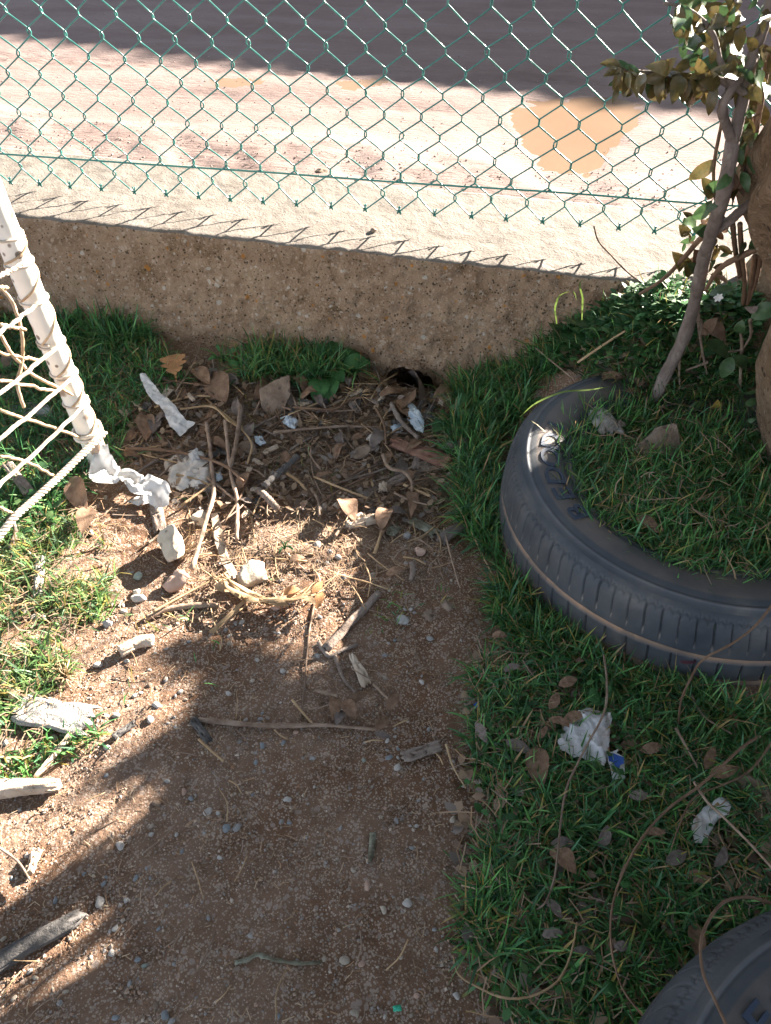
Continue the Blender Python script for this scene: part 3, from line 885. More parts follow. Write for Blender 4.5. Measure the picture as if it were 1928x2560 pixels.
def put_letter(parent, c, ch, ang, r, z, hgt, wdt, tilt):
    cu = bpy.data.curves.new('letter', 'FONT'); cu.body = ch; cu.size = 1.0; cu.extrude = .03; cu.align_x = 'CENTER'; cu.align_y = 'CENTER'; cu.offset = .012
    ob = bpy.data.objects.new('tmp', cu); COL.objects.link(ob)
    dg = bpy.context.evaluated_depsgraph_get()
    me = bpy.data.meshes.new_from_object(ob.evaluated_get(dg))
    bpy.data.objects.remove(ob)
    me.name = 'letter'; me.materials.clear(); me.materials.append(M_LETTER)
    # letters read clockwise with their tops outwards
    out = np.array([math.cos(ang), math.sin(ang), 0]); right = np.array([math.sin(ang), -math.cos(ang), 0])
    up = out * math.cos(tilt) + np.array([0, 0, math.sin(tilt)])
    nz = np.cross(right, up)
    p = np.array([c[0] + out[0] * r, c[1] + out[1] * r, z])
    M = Matrix(((right[0] * wdt, up[0] * hgt, nz[0] * .04, p[0]), (right[1] * wdt, up[1] * hgt, nz[1] * .04, p[1]),
                (right[2] * wdt, up[2] * hgt, nz[2] * .04, p[2]), (0, 0, 0, 1)))
    o = inst(me, 'letter', M, parent)
    return o
def make_tyre(c, z0, label, tilt=(0, 0), src=None):
    t = empty('tyre', (c[0], c[1], z0))
    tag(t, label, 'tyre', 'old tyres set in the grass')
    if src is None:
        s = mk('sidewall', TS[0] + np.array([c[0], c[1], z0]), TS[1], M_RUBBER, t, col=TS[2])
        r = mk('tread', TT[0] + np.array([c[0], c[1], z0]), TT[1], M_RUBBER, t, col=TT[2])
        return t, s, r
    for ch in src:
        q = ch.copy(); COL.objects.link(q); q.parent = t; q.location = (0, 0, 0)
    return t
tyre, sw_, tr2 = make_tyre(TYRE_C, 0.0, 'dark worn tyre half buried around the tree, filled with grass')
LP = [('B', 1409, 1294), ('E', 1373, 1243), ('D', 1353, 1192), ('O', 1346, 1143), ('D', 1348, 1100), ('I', 1360, 1057)]
for ch, u, v in LP:
    q = at_z(u, v, .178)
    ang = math.atan2(q[1] - TYRE_C[1], q[0] - TYRE_C[0])
    put_letter(tyre, TYRE_C, ch, ang, .283, .1800, .050, .068 if ch != 'I' else .05, math.radians(-10) * -1 * .9)
# near tyre at the lower right corner: its rim line passes these pixels
near_px = [(1640, 2560), (1690, 2490), (1740, 2440), (1830, 2350), (1928, 2285)]
Q = np.array([at_z(u, v, .155)[:2] for u, v in near_px])
best = None
for cx in np.arange(.3, 1.1, .01):
    for cy in np.arange(-.3, .6, .01):
        e = np.abs(np.hypot(Q[:, 0] - cx, Q[:, 1] - cy) - .352).max()
        if best is None or e < best[0]: best = (e, cx, cy)
T2C = np.array(best[1:])
t2 = make_tyre(T2C, 0.012, 'dark tyre lying in the grass at the lower right corner', src=(sw_, tr2))
for ch, u, v in [('C', 1915, 2395), ('s', 1872, 2440), ('E', 1832, 2495), ('R', 1785, 2545)]:
    q = at_z(u, v, .185)
    ang = math.atan2(q[1] - T2C[1], q[0] - T2C[0])
    put_letter(t2, T2C, ch, ang, .283, .1925, .045, .06 if ch != 's' else .03, math.radians(9))

# ---- goal post and net
GP = G(255, 1165)
gp_top = at_plane(4, 548, (0, GP[1] + .01, 0), (0, 1, 0))
gdir = (gp_top - GP) / (gp_top[2] - GP[2])
post = empty('goal_post', GP)
tag(post, 'cream painted steel goal post with rust chips and net cords tied round it', 'goal post')
P = np.array([GP + gdir * z for z in np.linspace(-.06, 1.75, 60)])
V, F = tube(P, .0226, 28); mk('pole', V, F, M_POST, post)
P = np.array([GP + gdir * z for z in (1.75, 1.757, 1.762)])
V, F = tube(P, np.array([.0228, .019, .008]), 28); mk('cap', V, F, M_POST, post)
def pole_at(u, v):
    """height on the pole at photograph row v"""
    z = np.linspace(-.05, 1.2, 400); Q = np.array([GP + gdir * t for t in z])
    uv = pix(Q)
    return z[np.argmin(np.abs(uv[:, 1] - v))]
net = empty('goal_net', GP + np.array([-.04, -.1, .1]))
tag(net, 'white knotted rope net stretched from the cream goal post', 'net')
ndir = np.array([-.42, -.91, 0]); ndir /= np.linalg.norm(ndir)
nn_ = np.array([ndir[1], -ndir[0], 0])
front = GP + np.array([.0, -.028, 0])
def on_net(u, v, off=0.0):
    return at_plane(u, v, front + nn_ * off, nn_)
def cord(pxs, r=.0032, off=0.0, mat=M_ROPE, name='cord', lobes=3, twist=420, pole=None, ext=None):
    P = [on_net(u, v, off) for u, v in pxs]
    for q in P: q[2] = max(q[2], .012)
    if ext: P.append(P[-1] + (P[-1] - P[-2]) * ext)
    P = spline(np.array(P), 70)
    P = P + .0018 * np.stack([vnoise(np.arange(70) * .2, np.full(70, pxs[0][1] * .1), 160), vnoise(np.arange(70) * .23, np.full(70, pxs[0][1] * .1), 161),
                              vnoise(np.arange(70) * .2, np.full(70, pxs[0][1] * .1), 162)], -1)
    V, F = tube(P, r, 9, lobes=lobes, twist=twist, lob=.35)
    return mk(name, V, F, mat, net)
# cords running from the post down to the left
for a_, b_ in (((105, 750), (0, 832)), ((155, 857), (0, 983)), ((186, 941), (0, 1097)), ((218, 1008), (0, 1212)), ((60, 655), (0, 690))):
    cord([a_, ((a_[0] + b_[0]) / 2, (a_[1] + b_[1]) / 2 + 2), b_], .0036, ext=.7)
# cords crossing the other way
for q in ([(0, 840), (71, 929), (139, 966), (218, 1004)], [(0, 1025), (75, 1050), (139, 1071), (235, 1109)], [(0, 1139), (55, 1151), (139, 1193)],
          [(-30, 700), (17, 735), (50, 803), (55, 899), (42, 958), (59, 1017)], [(0, 812), (64, 824)], [(0, 882), (50, 892), (105, 903)], [(0, 950), (60, 962), (139, 979)],
          [(0, 718), (18, 720)], [(0, 1268), (40, 1290)]):
    q = [(u + 0, v) for u, v in q]
    cord(q, .0030, off=.012, mat=M_CORD2)
# cord spiralling loosely along the post
def wrap(z0, z1, turns, r=.0285, cr=.0034, mat=M_ROPE, th0=0.0, n=60):
    t = np.linspace(0, 1, n)
    ang = th0 + turns * 2 * np.pi * t
    P = np.array([GP + gdir * (z0 + (z1 - z0) * k) for k in t]) + r * np.stack([np.cos(ang), np.sin(ang), 0 * t], -1)
    V, F = tube(P, cr, 8, lobes=3, twist=420, lob=.35)
    return mk('cord_wrap', V, F, mat, net)
zs = [pole_at(0, v) for v in (592, 655, 748, 853, 933, 1004, 1080)]
for i, z in enumerate(zs):
    wrap(z - .004, z + .006, 1.25, r=.0242, cr=.0024, th0=.4 + i)
for i in range(len(zs) - 1):
    wrap(zs[i + 1] + .006, zs[i] - .004, .55, r=.0240, cr=.0020, mat=M_CORD2, th0=-2.3 + .2 * i)
# thick twisted edge rope: three strands
P = np.array([on_net(u, v, -.006) for u, v in ((262, 1080), (205, 1136), (150, 1190), (90, 1245), (34, 1296), (0, 1338), (-60, 1400))])
P[:, 2] = np.maximum(P[:, 2], .016)
P = spline(P, 220)
T, N, B = frames(P)
d = np.r_[0, np.cumsum(np.linalg.norm(np.diff(P, axis=0), axis=1))]
for k in range(3):
    an = d * 240 + k * 2.094
    Q = P + .0037 * (np.cos(an)[:, None] * N + np.sin(an)[:, None] * B)
    V, F = tube(Q, .0038, 8); mk('edge_rope_strand', V, F, M_ROPE, net)
wrap(zs[-1] - .012, zs[-1] + .012, 2.2, r=.0275, cr=.004)

# ---- landmarks that tell look-alikes apart
MARKS = [(685, 1000, 'the large angular rock'), (440, 1375, 'the cream block-shaped rock'), (446, 1458, 'the pinkish pitted rock'), (638, 1440, 'the pale lumpy rock'), (345, 1497, 'the white brick-shaped stone'),
         (505, 1295, 'the white wedge stone'), (130, 1787, 'the whitish bark slab'), (1050, 1130, 'the reddish plank'), (990, 1200, 'the long grey plank'), (1060, 1317, 'the pale grey chip'), (1052, 1880, 'the grey-brown bark chip'),
         (900, 1675, 'the jagged bark chip'), (504, 1827, 'the dark bark chip'), (310, 1826, 'the cracked dark chip'), (900, 1308, 'the broken wood stub'), (100, 2350, 'the dark log'), (70, 1968, 'the pale split wood'),
         (342, 1615, 'the dry brown pod'), (929, 2120, 'the short lichen twig'), (700, 2400, 'the crooked mossy twig'), (880, 1550, 'the diagonal stick'), (600, 1808, 'the left end of the long twig'), (760, 1816, 'the middle of the long twig'),
         (930, 1820, 'the right end of the long twig'), (845, 1625, 'the forked grey twig'), (765, 1660, 'the thin dark twig'), (450, 1520, 'the brown stick'), (475, 1185, 'the stained crumpled paper'), (420, 1020, 'the white paper strip'),
         (330, 1205, 'the white tissue'), (1035, 1045, 'the blue-white wrapper'), (1050, 955, 'the burrow'), (700, 1500, 'the golden leaves'), (622, 1125, 'the knobbly brown stone'), (908, 1135, 'the oblong grey stone'),
         (860, 1765, 'the leaf cluster'), (984, 1755, 'the upright tan leaf'), (1008, 1548, 'the flat light grey stone'), (1120, 1512, 'the brown clod'), (1215, 1655, 'the flattened straw tuft'), (670, 1246, 'the short fat stick'),
         (1010, 1185, 'the crooked tan stick'), (580, 1190, 'the long brown stick'), (437, 915, 'the oak leaf'), (1150, 2050, 'the middle of the grass edge'), (1140, 2350, 'the lower grass edge'), (740, 1050, 'the torn white scrap'),
         (1204, 1832, 'the grey oval leaf'), (1145, 2440, 'the hoop-shaped vine'), (565, 2073, 'the blue pebble pair'), (160, 1690, 'the pale straw tuft')]
USED = {}
def say_where(u, v, what, cat, group, obj):
    """label an object of many by the landmark it lies next to"""
    ms = sorted(MARKS, key=lambda m: (m[0] - u) ** 2 + ((m[1] - v) * 1.15) ** 2)[:7]
    lab = None
    for m in ms:
        dx, dy = u - m[0], v - m[1]
        d = math.hypot(dx, dy)
        far = 'touching' if d < 34 else 'close' if d < 80 else 'well' if d > 190 else ''
        if far == 'touching':
            rel = 'almost touching'
        else:
            o8 = int(round(math.atan2(dy, dx) / (math.pi / 4))) % 8
            rel = ['right of', 'below and right of', 'below', 'below and left of', 'left of', 'above and left of', 'above', 'above and right of'][o8]
            rel = (far + ' ' + rel) if far else rel
        lab = '%s %s %s' % (what, rel, m[2])
        if lab not in USED and len(lab.split()) <= 16: break
    else:
        m = ms[0]
        lab = '%s near %s%s' % (what, m[2], ['', ', toward the wall', ', toward the path'][min(2, USED.get('%s near %s' % (what, m[2]), 0))])
        USED['%s near %s' % (what, m[2])] = USED.get('%s near %s' % (what, m[2]), 0) + 1
    USED[lab] = USED.get(lab, 0) + 1
    return tag(obj, lab, cat, group)

# ---- generic builders for things lying on the ground
def stick(pxs, r0, r1, name, label, cat, mat, group=None, lift=None, n=26, sides=7, rough=.10, parent=None, seed=0, absz=None):
    if absz is not None:
        P = np.array([at_z(u, v, z) for (u, v), z in zip(pxs, absz)])
    else:
        P = np.array([G(u, v, (lift[i] if lift is not None else 0.0) + r0) for i, (u, v) in enumerate(pxs)])
    P = spline(P, n)
    R = np.linspace(r0, r1, n)
    V, F = tube(P, R, sides, rough=rough, seed=abs(seed + int(pxs[0][0])))
    o = mk(name, V, F, mat, parent)
    if parent is None: tag(o, label, cat, group)
    return o

def slab(pa, pb, wpx, thick, name, label, cat, mat, group=None, lift=.004, seed=0, taper=(1, 1), bend=.0, jag=.12, roll=0.0):
    """broken flat piece of wood or bark between two pixels"""
    rg = np.random.default_rng(abs(seed + int(pa[0])))
    A, B = G(*pa, lift), G(*pb, lift)
    d = B - A; L = np.linalg.norm(d); d /= L
    w = wpx * pxm((pa[1] + pb[1]) / 2)
    z = np.array([0, 0, 1.0]); y = np.cross(z, d); y /= np.linalg.norm(y); z = np.cross(d, y)
    y2 = y * math.cos(roll) + z * math.sin(roll); z = -y * math.sin(roll) + z * math.cos(roll); y = y2
    nx, ny = 27, 11
    V = []
    so = rg.uniform(0, 50)
    t = np.linspace(0, 1, nx)[:, None]; l = np.linspace(-.5, .5, ny)[None]
    ww = w * (taper[0] + (taper[1] - taper[0]) * t) * (1 + .16 * vnoise(t * 5 + so, t * 0 + (l > 0) * 7, 201))
    e0 = jag * w * 1.6 * vnoise(l * 7 + so, l * 0, 202); e1 = jag * w * 2.2 * vnoise(l * 8 + so + 9, l * 0, 203)
    x = t * L + e0 * (1 - sstep(t, 0, .12)) + e1 * sstep(t, .88, 1)
    crack = np.maximum(0, 1 - np.abs(vnoise(t * 2.2 + so, l * 4.5, 204)) / .12)
    rel = 1 + .45 * vnoise(t * 3 + so, l * 5, 205) + .25 * vnoise(t * 9 + so, l * 13, 206) - .55 * crack
    prof = (1 - (2 * np.abs(l)) ** 3 * .65)
    for top in (1, 0):
        h = thick * prof * np.maximum(rel, .15) * top + bend * np.sin(np.pi * t) * L + .0 * l
        Vt = A + d * x[..., None] + y * (l * ww)[..., None] + z * h[..., None]
        V += list(Vt.reshape(-1, 3))
    V = np.array(V); N0 = nx * ny
    F = [tuple(q) for q in grid_faces(nx, ny)] + [tuple(int(N0 + k) for k in q[::-1]) for q in grid_faces(nx, ny)]
    rim = [i * ny for i in range(nx)] + [(nx - 1) * ny + j for j in range(1, ny)] + [i * ny + ny - 1 for i in range(nx - 2, -1, -1)] + [j for j in range(ny - 2, 0, -1)]
    for k in range(len(rim)):
        a, b = rim[k], rim[(k + 1) % len(rim)]
        F.append((a, b, b + N0, a + N0))
    F = [tuple(int(k) for k in f) for f in F]
    o = mk(name, V, F, mat, smooth=True)
    return tag(o, label, cat, group)

def log_mesh(pxs, r0, r1, name, label, cat, mat, lift=None, n=70, sides=34, amp=.16, seed=0, broken=.35):
    """weathered wood with grooves along the grain and splintered ends"""
    P = spline(np.array([G(u, v, r0 * .75 + (lift or 0)) for u, v in pxs]), n)
    T, N, B = frames(P)
    a = np.linspace(0, 2 * np.pi, sides, endpoint=False)
    t = np.linspace(0, 1, n)
    AA, TT = np.meshgrid(a, t)
    ca, sa = np.cos(AA), np.sin(AA)
    g = .6 * vnoise(ca * 2.2 + seed + 20, TT * 2.5 + sa * 2.2, 207) + .5 * vnoise(ca * 6 + seed, TT * 4 + sa * 6 + 30, 208) + .3 * vnoise(ca * 12 + 50, TT * 9 + sa * 12, 209)
    crack = np.maximum(0, 1 - np.abs(vnoise(ca * 3 + 9 + seed, TT * 1.2 + sa * 3, 210)) / .10)
    R = (r0 + (r1 - r0) * TT) * (1 + amp * g - .22 * crack)
    end = np.minimum(sstep(TT, 0, .03), 1 - sstep(TT, .97, 1.0) * .55)
    R = R * (.55 + .45 * end)
    V = P[:, None] + R[..., None] * (ca[..., None] * N[:, None] + sa[..., None] * B[:, None])
    sp_ = r0 * broken * 2 * vnoise(ca * 4 + seed, sa * 4, 211)
    L0 = T[0][None, None] * (sp_ * (1 - sstep(TT, 0, .10)))[..., None] + T[-1][None, None] * (sp_ * 1.4 * sstep(TT, .86, 1))[..., None]
    V = (V + L0).reshape(-1, 3)
    F = [tuple(int(k) for k in q) for q in grid_faces(n, sides, True)] + [tuple(range(sides - 1, -1, -1)), tuple((n - 1) * sides + j for j in range(sides))]
    return tag(mk(name, V, F, mat), label, cat)

def rock_verts(seed, dims, cuts=9, sub=3, amp=.05, cutd=(.55, .85)):
    bm = bmesh.new(); bmesh.ops.create_icosphere(bm, subdivisions=sub, radius=1)
    V = np.array([v.co for v in bm.verts]); F = [tuple(v.index for v in f.verts) for f in bm.faces]; bm.free()
    rg = np.random.default_rng(seed)
    for _ in range(cuts):
        n = rg.normal(size=3); n /= np.linalg.norm(n)
        dd = rg.uniform(*cutd)
        s = V @ n
        V = V - n * np.maximum(s - dd, 0)[:, None] * .97
    k = 1 + amp * (vnoise(V[:, 0] * 3 + seed, V[:, 1] * 3 + V[:, 2] * 2.3, 170) + .5 * vnoise(V[:, 0] * 8 + seed, V[:, 2] * 8 + V[:, 1] * 6, 171))
    V = V * k[:, None]
    V = V / np.abs(V).max(0)
    return V * np.asarray(dims) * .5, F
def rock(u, v, wpx, hpx, name, label, cat, mat, ang=0, height=None, seed=0, sink=.22, cuts=9, amp=.05, group=None, cutd=(.55, .85), tilt=0.0, face=0.0):
    m = pxm(v)
    w = wpx * m; dpt = hpx * m * 1.05
    h = height or .6 * min(w, dpt)
    V, F = rock_verts(seed, (w, dpt, h), cuts, sub=4, amp=amp, cutd=cutd)
    c, s = math.cos(math.radians(ang)), math.sin(math.radians(ang))
    V = V @ np.array([[c, s, 0], [-s, c, 0], [0, 0, 1]])
    if tilt: 
        c, s = math.cos(tilt), math.sin(tilt)
        V = V @ np.array([[c, 0, -s], [0, 1, 0], [s, 0, c]])
    if face:
        c, s = math.cos(face), math.sin(face)
        V = V @ np.array([[1, 0, 0], [0, c, s], [0, -s, c]])
    P = G(u, v + hpx * .12)
    V = V + P + np.array([0, 0, -V[:, 2].min() - (V[:, 2].max() - V[:, 2].min()) * sink])
    o = mk(name, V, F, mat)
    return tag(o, label, cat, group)

def slab_rock(outline, base, lean, thick, label, mat, seed=0):
    """angular flat stone: its outline lies in a plane leaning back from the viewer, with a real thickness"""
    rg = np.random.default_rng(seed)
    q = np.array(outline, float); c = q.mean(0); n = 60
    d = np.r_[0, np.cumsum(np.linalg.norm(np.diff(np.r_[q, q[:1]], axis=0), axis=1))]
    t = np.linspace(0, d[-1], n + 1)[:-1]
    lin = np.stack([np.interp(t, d, np.r_[q[:, k], q[:1, k]]) for k in (0, 1)], -1) + rg.normal(0, .9, (n, 2))
    P0 = G(*base, -.004)
    nr = np.array([.12, -math.sin(lean), math.cos(lean)]); nr /= np.linalg.norm(nr)
    Fp = lambda uv, off: np.array([at_plane(u, v, P0 + nr * off, nr) for u, v in uv])
    rings = []
    for k, off in ((1.0, -thick), (1.03, -thick * .5), (1.0, -.002), (.96, 0), (.8, 0), (.55, 0), (.3, 0)):
        R = Fp(c + (lin - c) * k, 0) + nr * off
        R = R + nr * (.0028 * fbm(R[:, 0] + R[:, 2], R[:, 1] * 2, .02, 3, 215 + seed))[:, None] * (1 if off >= -.002 else 2)
        rings.append(R)
    V = np.concatenate(rings + [rings[-1].mean(0)[None], rings[0].mean(0)[None]])
    m = len(rings)
    F = [(a * n + i, a * n + (i + 1) % n, (a + 1) * n + (i + 1) % n, (a + 1) * n + i) for a in range(m - 1) for i in range(n)]
    F += [((m - 1) * n + i, (m - 1) * n + (i + 1) % n, m * n) for i in range(n)] + [((i + 1) % n, i, m * n + 1) for i in range(n)]
    return tag(mk('rock', V, F, mat, smooth=False), label, 'rock')

def sheet(outline, name, label, cat, mat, height=.012, seed=0, lift=.006, folds=6, rings=20, amp=1.0, slots=None, group=None):
    """crumpled sheet inside a photograph outline (star-shaped about its middle)"""
    rg = np.random.default_rng(seed)
    q = np.array(outline, float); c = q.mean(0)
    n = 96
    qq = spline(np.c_[np.r_[q, q[:1]], np.zeros(len(q) + 1)], n + 1)[:-1, :2]
    # keep corners crisp: blend with straight segments
    d = np.r_[0, np.cumsum(np.linalg.norm(np.diff(np.r_[q, q[:1]], axis=0), axis=1))]
    t = np.linspace(0, d[-1], n + 1)[:-1]
    lin = np.stack([np.interp(t, d, np.r_[q[:, k], q[:1, k]]) for k in (0, 1)], -1)
    qq = .15 * qq + .85 * lin + rg.uniform(-1, 1, (n, 2)) * 1.2
    fd = [(rg.uniform(0, np.pi), rg.uniform(.010, .035), rg.uniform(0, 1), rg.uniform(.4, 1)) for _ in range(folds)]
    C3 = G(c[0], c[1], lift); Q3 = np.array([G(u, v, lift) for u, v in qq])
    W = np.concatenate([C3 + (Q3 - C3) * (1 - k / rings) for k in range(rings)] + [C3[None]])
    x, y = W[:, 0] + .006 * vnoise(W[:, 0] * 60, W[:, 1] * 60, 180 + seed % 9), W[:, 1] + .006 * vnoise(W[:, 0] * 55 + 9, W[:, 1] * 55, 181 + seed % 9)
    h = np.zeros(len(W)); tot = 0
    for (a, lam, ph, am) in fd:
        s = (x * math.cos(a) + y * math.sin(a)) / lam + ph
        h += am * lam * (1 - np.abs(np.cos(np.pi * s))); tot += am * lam
    h = h / tot * height * amp * 1.3 + .25 * height * fbm(x, y, .012, 2, 183)
    k = np.r_[np.repeat(1 - np.arange(rings) / rings, n), 0]
    h = h * (1 - .35 * k ** 6) + height * .35 * (1 - k ** 2)
    W[:, 2] += h
    F = [(a * n + i, a * n + (i + 1) % n, (a + 1) * n + (i + 1) % n, (a + 1) * n + i) for a in range(rings - 1) for i in range(n)]
    F += [((rings - 1) * n + i, (rings - 1) * n + (i + 1) % n, rings * n) for i in range(n)]
    o = mk(name, W, F, mat, smooth=True)
    return tag(o, label, cat, group)

def ribbon(pxs, wpx, name, label, cat, mat, lift=.01, seed=0, height=.01, n=110, m=17, rough=.25, twist=0.0, group=None, zs=None):
    """softly crumpled strip along a path of pixels; wpx may be a list"""
    P = np.array([G(u, v, (zs[i] if zs is not None else lift)) for i, (u, v) in enumerate(pxs)])
    W = np.interp(np.linspace(0, 1, n), np.linspace(0, 1, len(wpx)), wpx) if isinstance(wpx, (list, tuple)) else np.full(n, wpx)
    W = W * pxm(np.mean([q[1] for q in pxs]))
    P = spline(P, n)
    T = np.gradient(P, axis=0); T /= np.linalg.norm(T, axis=1)[:, None]
    S = np.cross(T, (0, 0, 1.0)); S /= np.linalg.norm(S, axis=1)[:, None]
    d = np.r_[0, np.cumsum(np.linalg.norm(np.diff(P, axis=0), axis=1))][:, None]
    l = np.linspace(-.5, .5, m)[None]
    a = twist * np.sin(d / d[-1] * 7 + seed)
    e = W[:, None] * (1 + rough * fbm(d + seed, d * 0 + (l > 0) * 3.3, .03, 3, 190))
    lo = l * e + W[:, None] * .18 * fbm(d, d * 0 + seed, .05, 2, 191)
    wx = d + .006 * vnoise(d / .02, lo / .02 + seed, 194); wy = lo + .005 * vnoise(d / .018 + 5, lo / .018 + seed, 195)
    hz = np.zeros((n, m))
    rg = np.random.default_rng(seed + 70)
    for _ in range(6):
        an = rg.normal(0, .7); lam = rg.uniform(.012, .03)
        s = (wy * math.cos(an) + wx * math.sin(an)) / lam + rg.uniform(0, 1)
        hz = hz + (1 - np.abs(np.cos(np.pi * s))) * lam
    hz = hz / hz.max() * height + .3 * height * fbm(wx, wy, .02, 2, 196)
    hz = np.maximum(hz, 0)
    V = P[:, None] + S[:, None] * (lo * np.cos(a))[..., None] + np.array([0, 0, 1.0]) * (hz + lo * np.sin(a) + np.abs(lo * np.sin(a)))[..., None]
    o = mk(name, V.reshape(-1, 3), grid_faces(n, m), mat, smooth=True)
    return tag(o, label, cat, group)

def gleaf(u, v, L, ang, label, mat=None, k=0, lift=.012, wscale=1.0, group=None, name='dry_leaf', cat='leaf', tilt=.25, parent=None, **kw):
    """leaf lying on the ground: pixel centre, pixel length, image angle"""
    mat = mat or M_LEAFD
    rg = np.random.default_rng(int(u * 7 + v))
    a = math.radians(ang)
    du, dv = math.cos(a) * L / 2, -math.sin(a) * L / 2
    A = G(u - du, v - dv, lift + rg.uniform(0, .006)); B = G(u + du, v + dv, lift + rg.uniform(0, .010))
    up = np.array([rg.uniform(-tilt, tilt), rg.uniform(-tilt, tilt) - .15, 1.0])
    o = inst(leaf_var(mat, k, **kw), name, leaf_matrix(A, B, up, wscale), parent)
    if parent is None: tag(o, label, cat, group)
    return o
# ================================================================ CLIMBING SHRUB AGAINST THE TRUNK
shrub = empty('climbing_shrub', G(1640, 1005))
tag(shrub, 'climbing shrub with grey woody stems and glossy leaves leaning against the thick trunk', 'shrub')
def up_plane(u, v, y):
    y = y - .22 * (1 - float(sstep(v, 440, 900)))          # the shrub follows the trunk, which leans forward
    return at_plane(u, v, (0, y, 0), (0, 1, 0))
def sstem(pxs, ys_, r0, r1, mat=M_STEM, name='stem', n=34, rough=.06):
    P = np.array([up_plane(u, v, y) for (u, v), y in zip(pxs, ys_)])
    P = spline(P, n)
    V, F = tube(P, np.linspace(r0, r1, n), 10, rough=rough, seed=int(pxs[0][0]))
    return mk(name, V, F, mat, shrub)
b0 = G(1632, 1010)
MAIN = [(1630, 1010), (1665, 935), (1700, 865), (1728, 790), (1745, 715), (1762, 640), (1783, 570), (1805, 500), (1820, 430), (1832, 350)]
YM = np.linspace(b0[1], 1.24, len(MAIN))
sstem(MAIN, YM, .0125, .0095, rough=.10)
sstem([(1832, 352), (1848, 290), (1868, 200), (1890, 120), (1915, 50), (1935, -20)], [1.24] * 6, .0085, .006)
sstem([(1832, 352), (1815, 310), (1808, 260), (1835, 215), (1870, 175), (1905, 60)], [1.24, 1.23, 1.22, 1.22, 1.23, 1.25], .0065, .0045)
sstem([(1865, 235), (1830, 215), (1790, 196), (1740, 192), (1690, 188), (1640, 183), (1590, 178), (1550, 170)], [1.23] * 8, .0045, .0018)
sstem([(1835, 215), (1800, 150), (1785, 90), (1745, 40), (1700, 15), (1660, 8)], [1.22] * 6, .004, .0016)
sstem([(1790, 575), (1820, 555), (1855, 525), (1895, 495), (1935, 465)], [1.27] * 5, .0075, .006)
sstem([(1935, 595), (1890, 622), (1853, 641), (1813, 661), (1785, 690), (1764, 726)], [1.24] * 6, .0060, .003, M_CANE, 'cane')
sstem([(1838, 540), (1772, 580), (1711, 643), (1650, 704), (1600, 735)], [1.28, 1.30, 1.34, 1.38, 1.40], .0050, .003, M_CANE, 'cane')
sstem([(1800, 330), (1796, 350), (1788, 391), (1788, 492), (1800, 529), (1813, 549)], [1.30] * 6, .0025, .0022, M_CANE, 'cane')
sstem([(1800, 330), (1812, 270), (1825, 230)], [1.30] * 3, .0022, .002, M_CANE, 'cane')
for q in ([(1850, 560), (1855, 640), (1862, 700), (1858, 760)], [(1888, 640), (1880, 700), (1868, 760)], [(1902, 640), (1890, 700), (1872, 750)], [(1832, 560), (1838, 620), (1850, 690)],
          [(1915, 330), (1900, 430), (1885, 560)], [(1925, 120), (1905, 240), (1890, 330)], [(1880, 330), (1862, 420), (1850, 470)]):
    sstem(q, [1.27] * len(q), .0040, .0036, M_CANE, 'cane')
for q in ([(1718, 820), (1745, 800), (1752, 850), (1760, 900), (1768, 935)], [(1745, 760), (1748, 830), (1757, 880)], [(1700, 870), (1698, 930), (1700, 970)], [(1770, 905), (1730, 920), (1715, 925)],
          [(1745, 965), (1760, 985), (1800, 985), (1830, 970)], [(1770, 950), (1790, 945), (1810, 950)], [(1690, 975), (1735, 960), (1760, 955)],
          [(1876, 800), (1872, 850), (1850, 875), (1820, 880)], [(1850, 820), (1855, 860), (1852, 920), (1850, 1010), (1855, 1080), (1845, 1110)]):
    sstem(q, [1.33] * len(q), .0034, .0018, M_TWIG, 'twig', rough=.2)
sstem([(1485, 565), (1495, 600), (1530, 640), (1560, 672), (1600, 705)], [1.44] * 5, .0014, .0016, M_TWIG, 'twig')

rgL = np.random.default_rng(77)
def sleaf(a, b, y, mat, k=None, up=None, wscale=1.0, dy=.015):
    k = int(rgL.integers(0, 6)) if k is None else k
    A = up_plane(*a, y); B = up_plane(*b, y + rgL.uniform(-dy, dy))
    up = np.array([rgL.uniform(-.6, .6), -1.0, rgL.uniform(.1, .9)]) if up is None else np.array(up)
    return inst(leaf_var(mat, k), 'leaf', leaf_matrix(A, B, up, wscale), shrub)
O_, Gr = M_LEAFO, M_LEAFG
# clear single leaves
sleaf((1788, 398), (1722, 452), 1.30, O_, 0, (0, -1, .5), 1.15); sleaf((1780, 497), (1756, 442), 1.30, O_, 1, (0, -1, .4), 1.0)
sleaf((1780, 500), (1732, 550), 1.29, Gr, 2, (0, -1, .8), .9); sleaf((1780, 585), (1730, 570), 1.31, Gr, 1); sleaf((1745, 610), (1725, 605), 1.33, M_LEAFD, 1)
sleaf((1855, 610), (1836, 650), 1.25, Gr, 0, (0, -1, .8)); sleaf((1900, 545), (1935, 530), 1.24, Gr, 2, (0, -1, .9), 1.2); sleaf((1935, 540), (1895, 625), 1.25, Gr, 3, (-.3, -1, .5))
sleaf((1772, 735), (1840, 722), 1.34, Gr, 1, (0, -.6, 1), .9); sleaf((1878, 795), (1960, 770), 1.26, Gr, 2, (0, -.7, 1), 1.2); sleaf((1935, 800), (1890, 885), 1.24, Gr, 3, (.2, -1, .7), 1.3)
sleaf((1895, 765), (1860, 770), 1.27, M_LEAFGR, 2, None, 1.4); sleaf((1765, 860), (1828, 890), 1.31, Gr, 0, (0, -.7, 1), 1.0); sleaf((1832, 892), (1802, 945), 1.30, Gr, 1, (0, -.8, .9), 1.4)
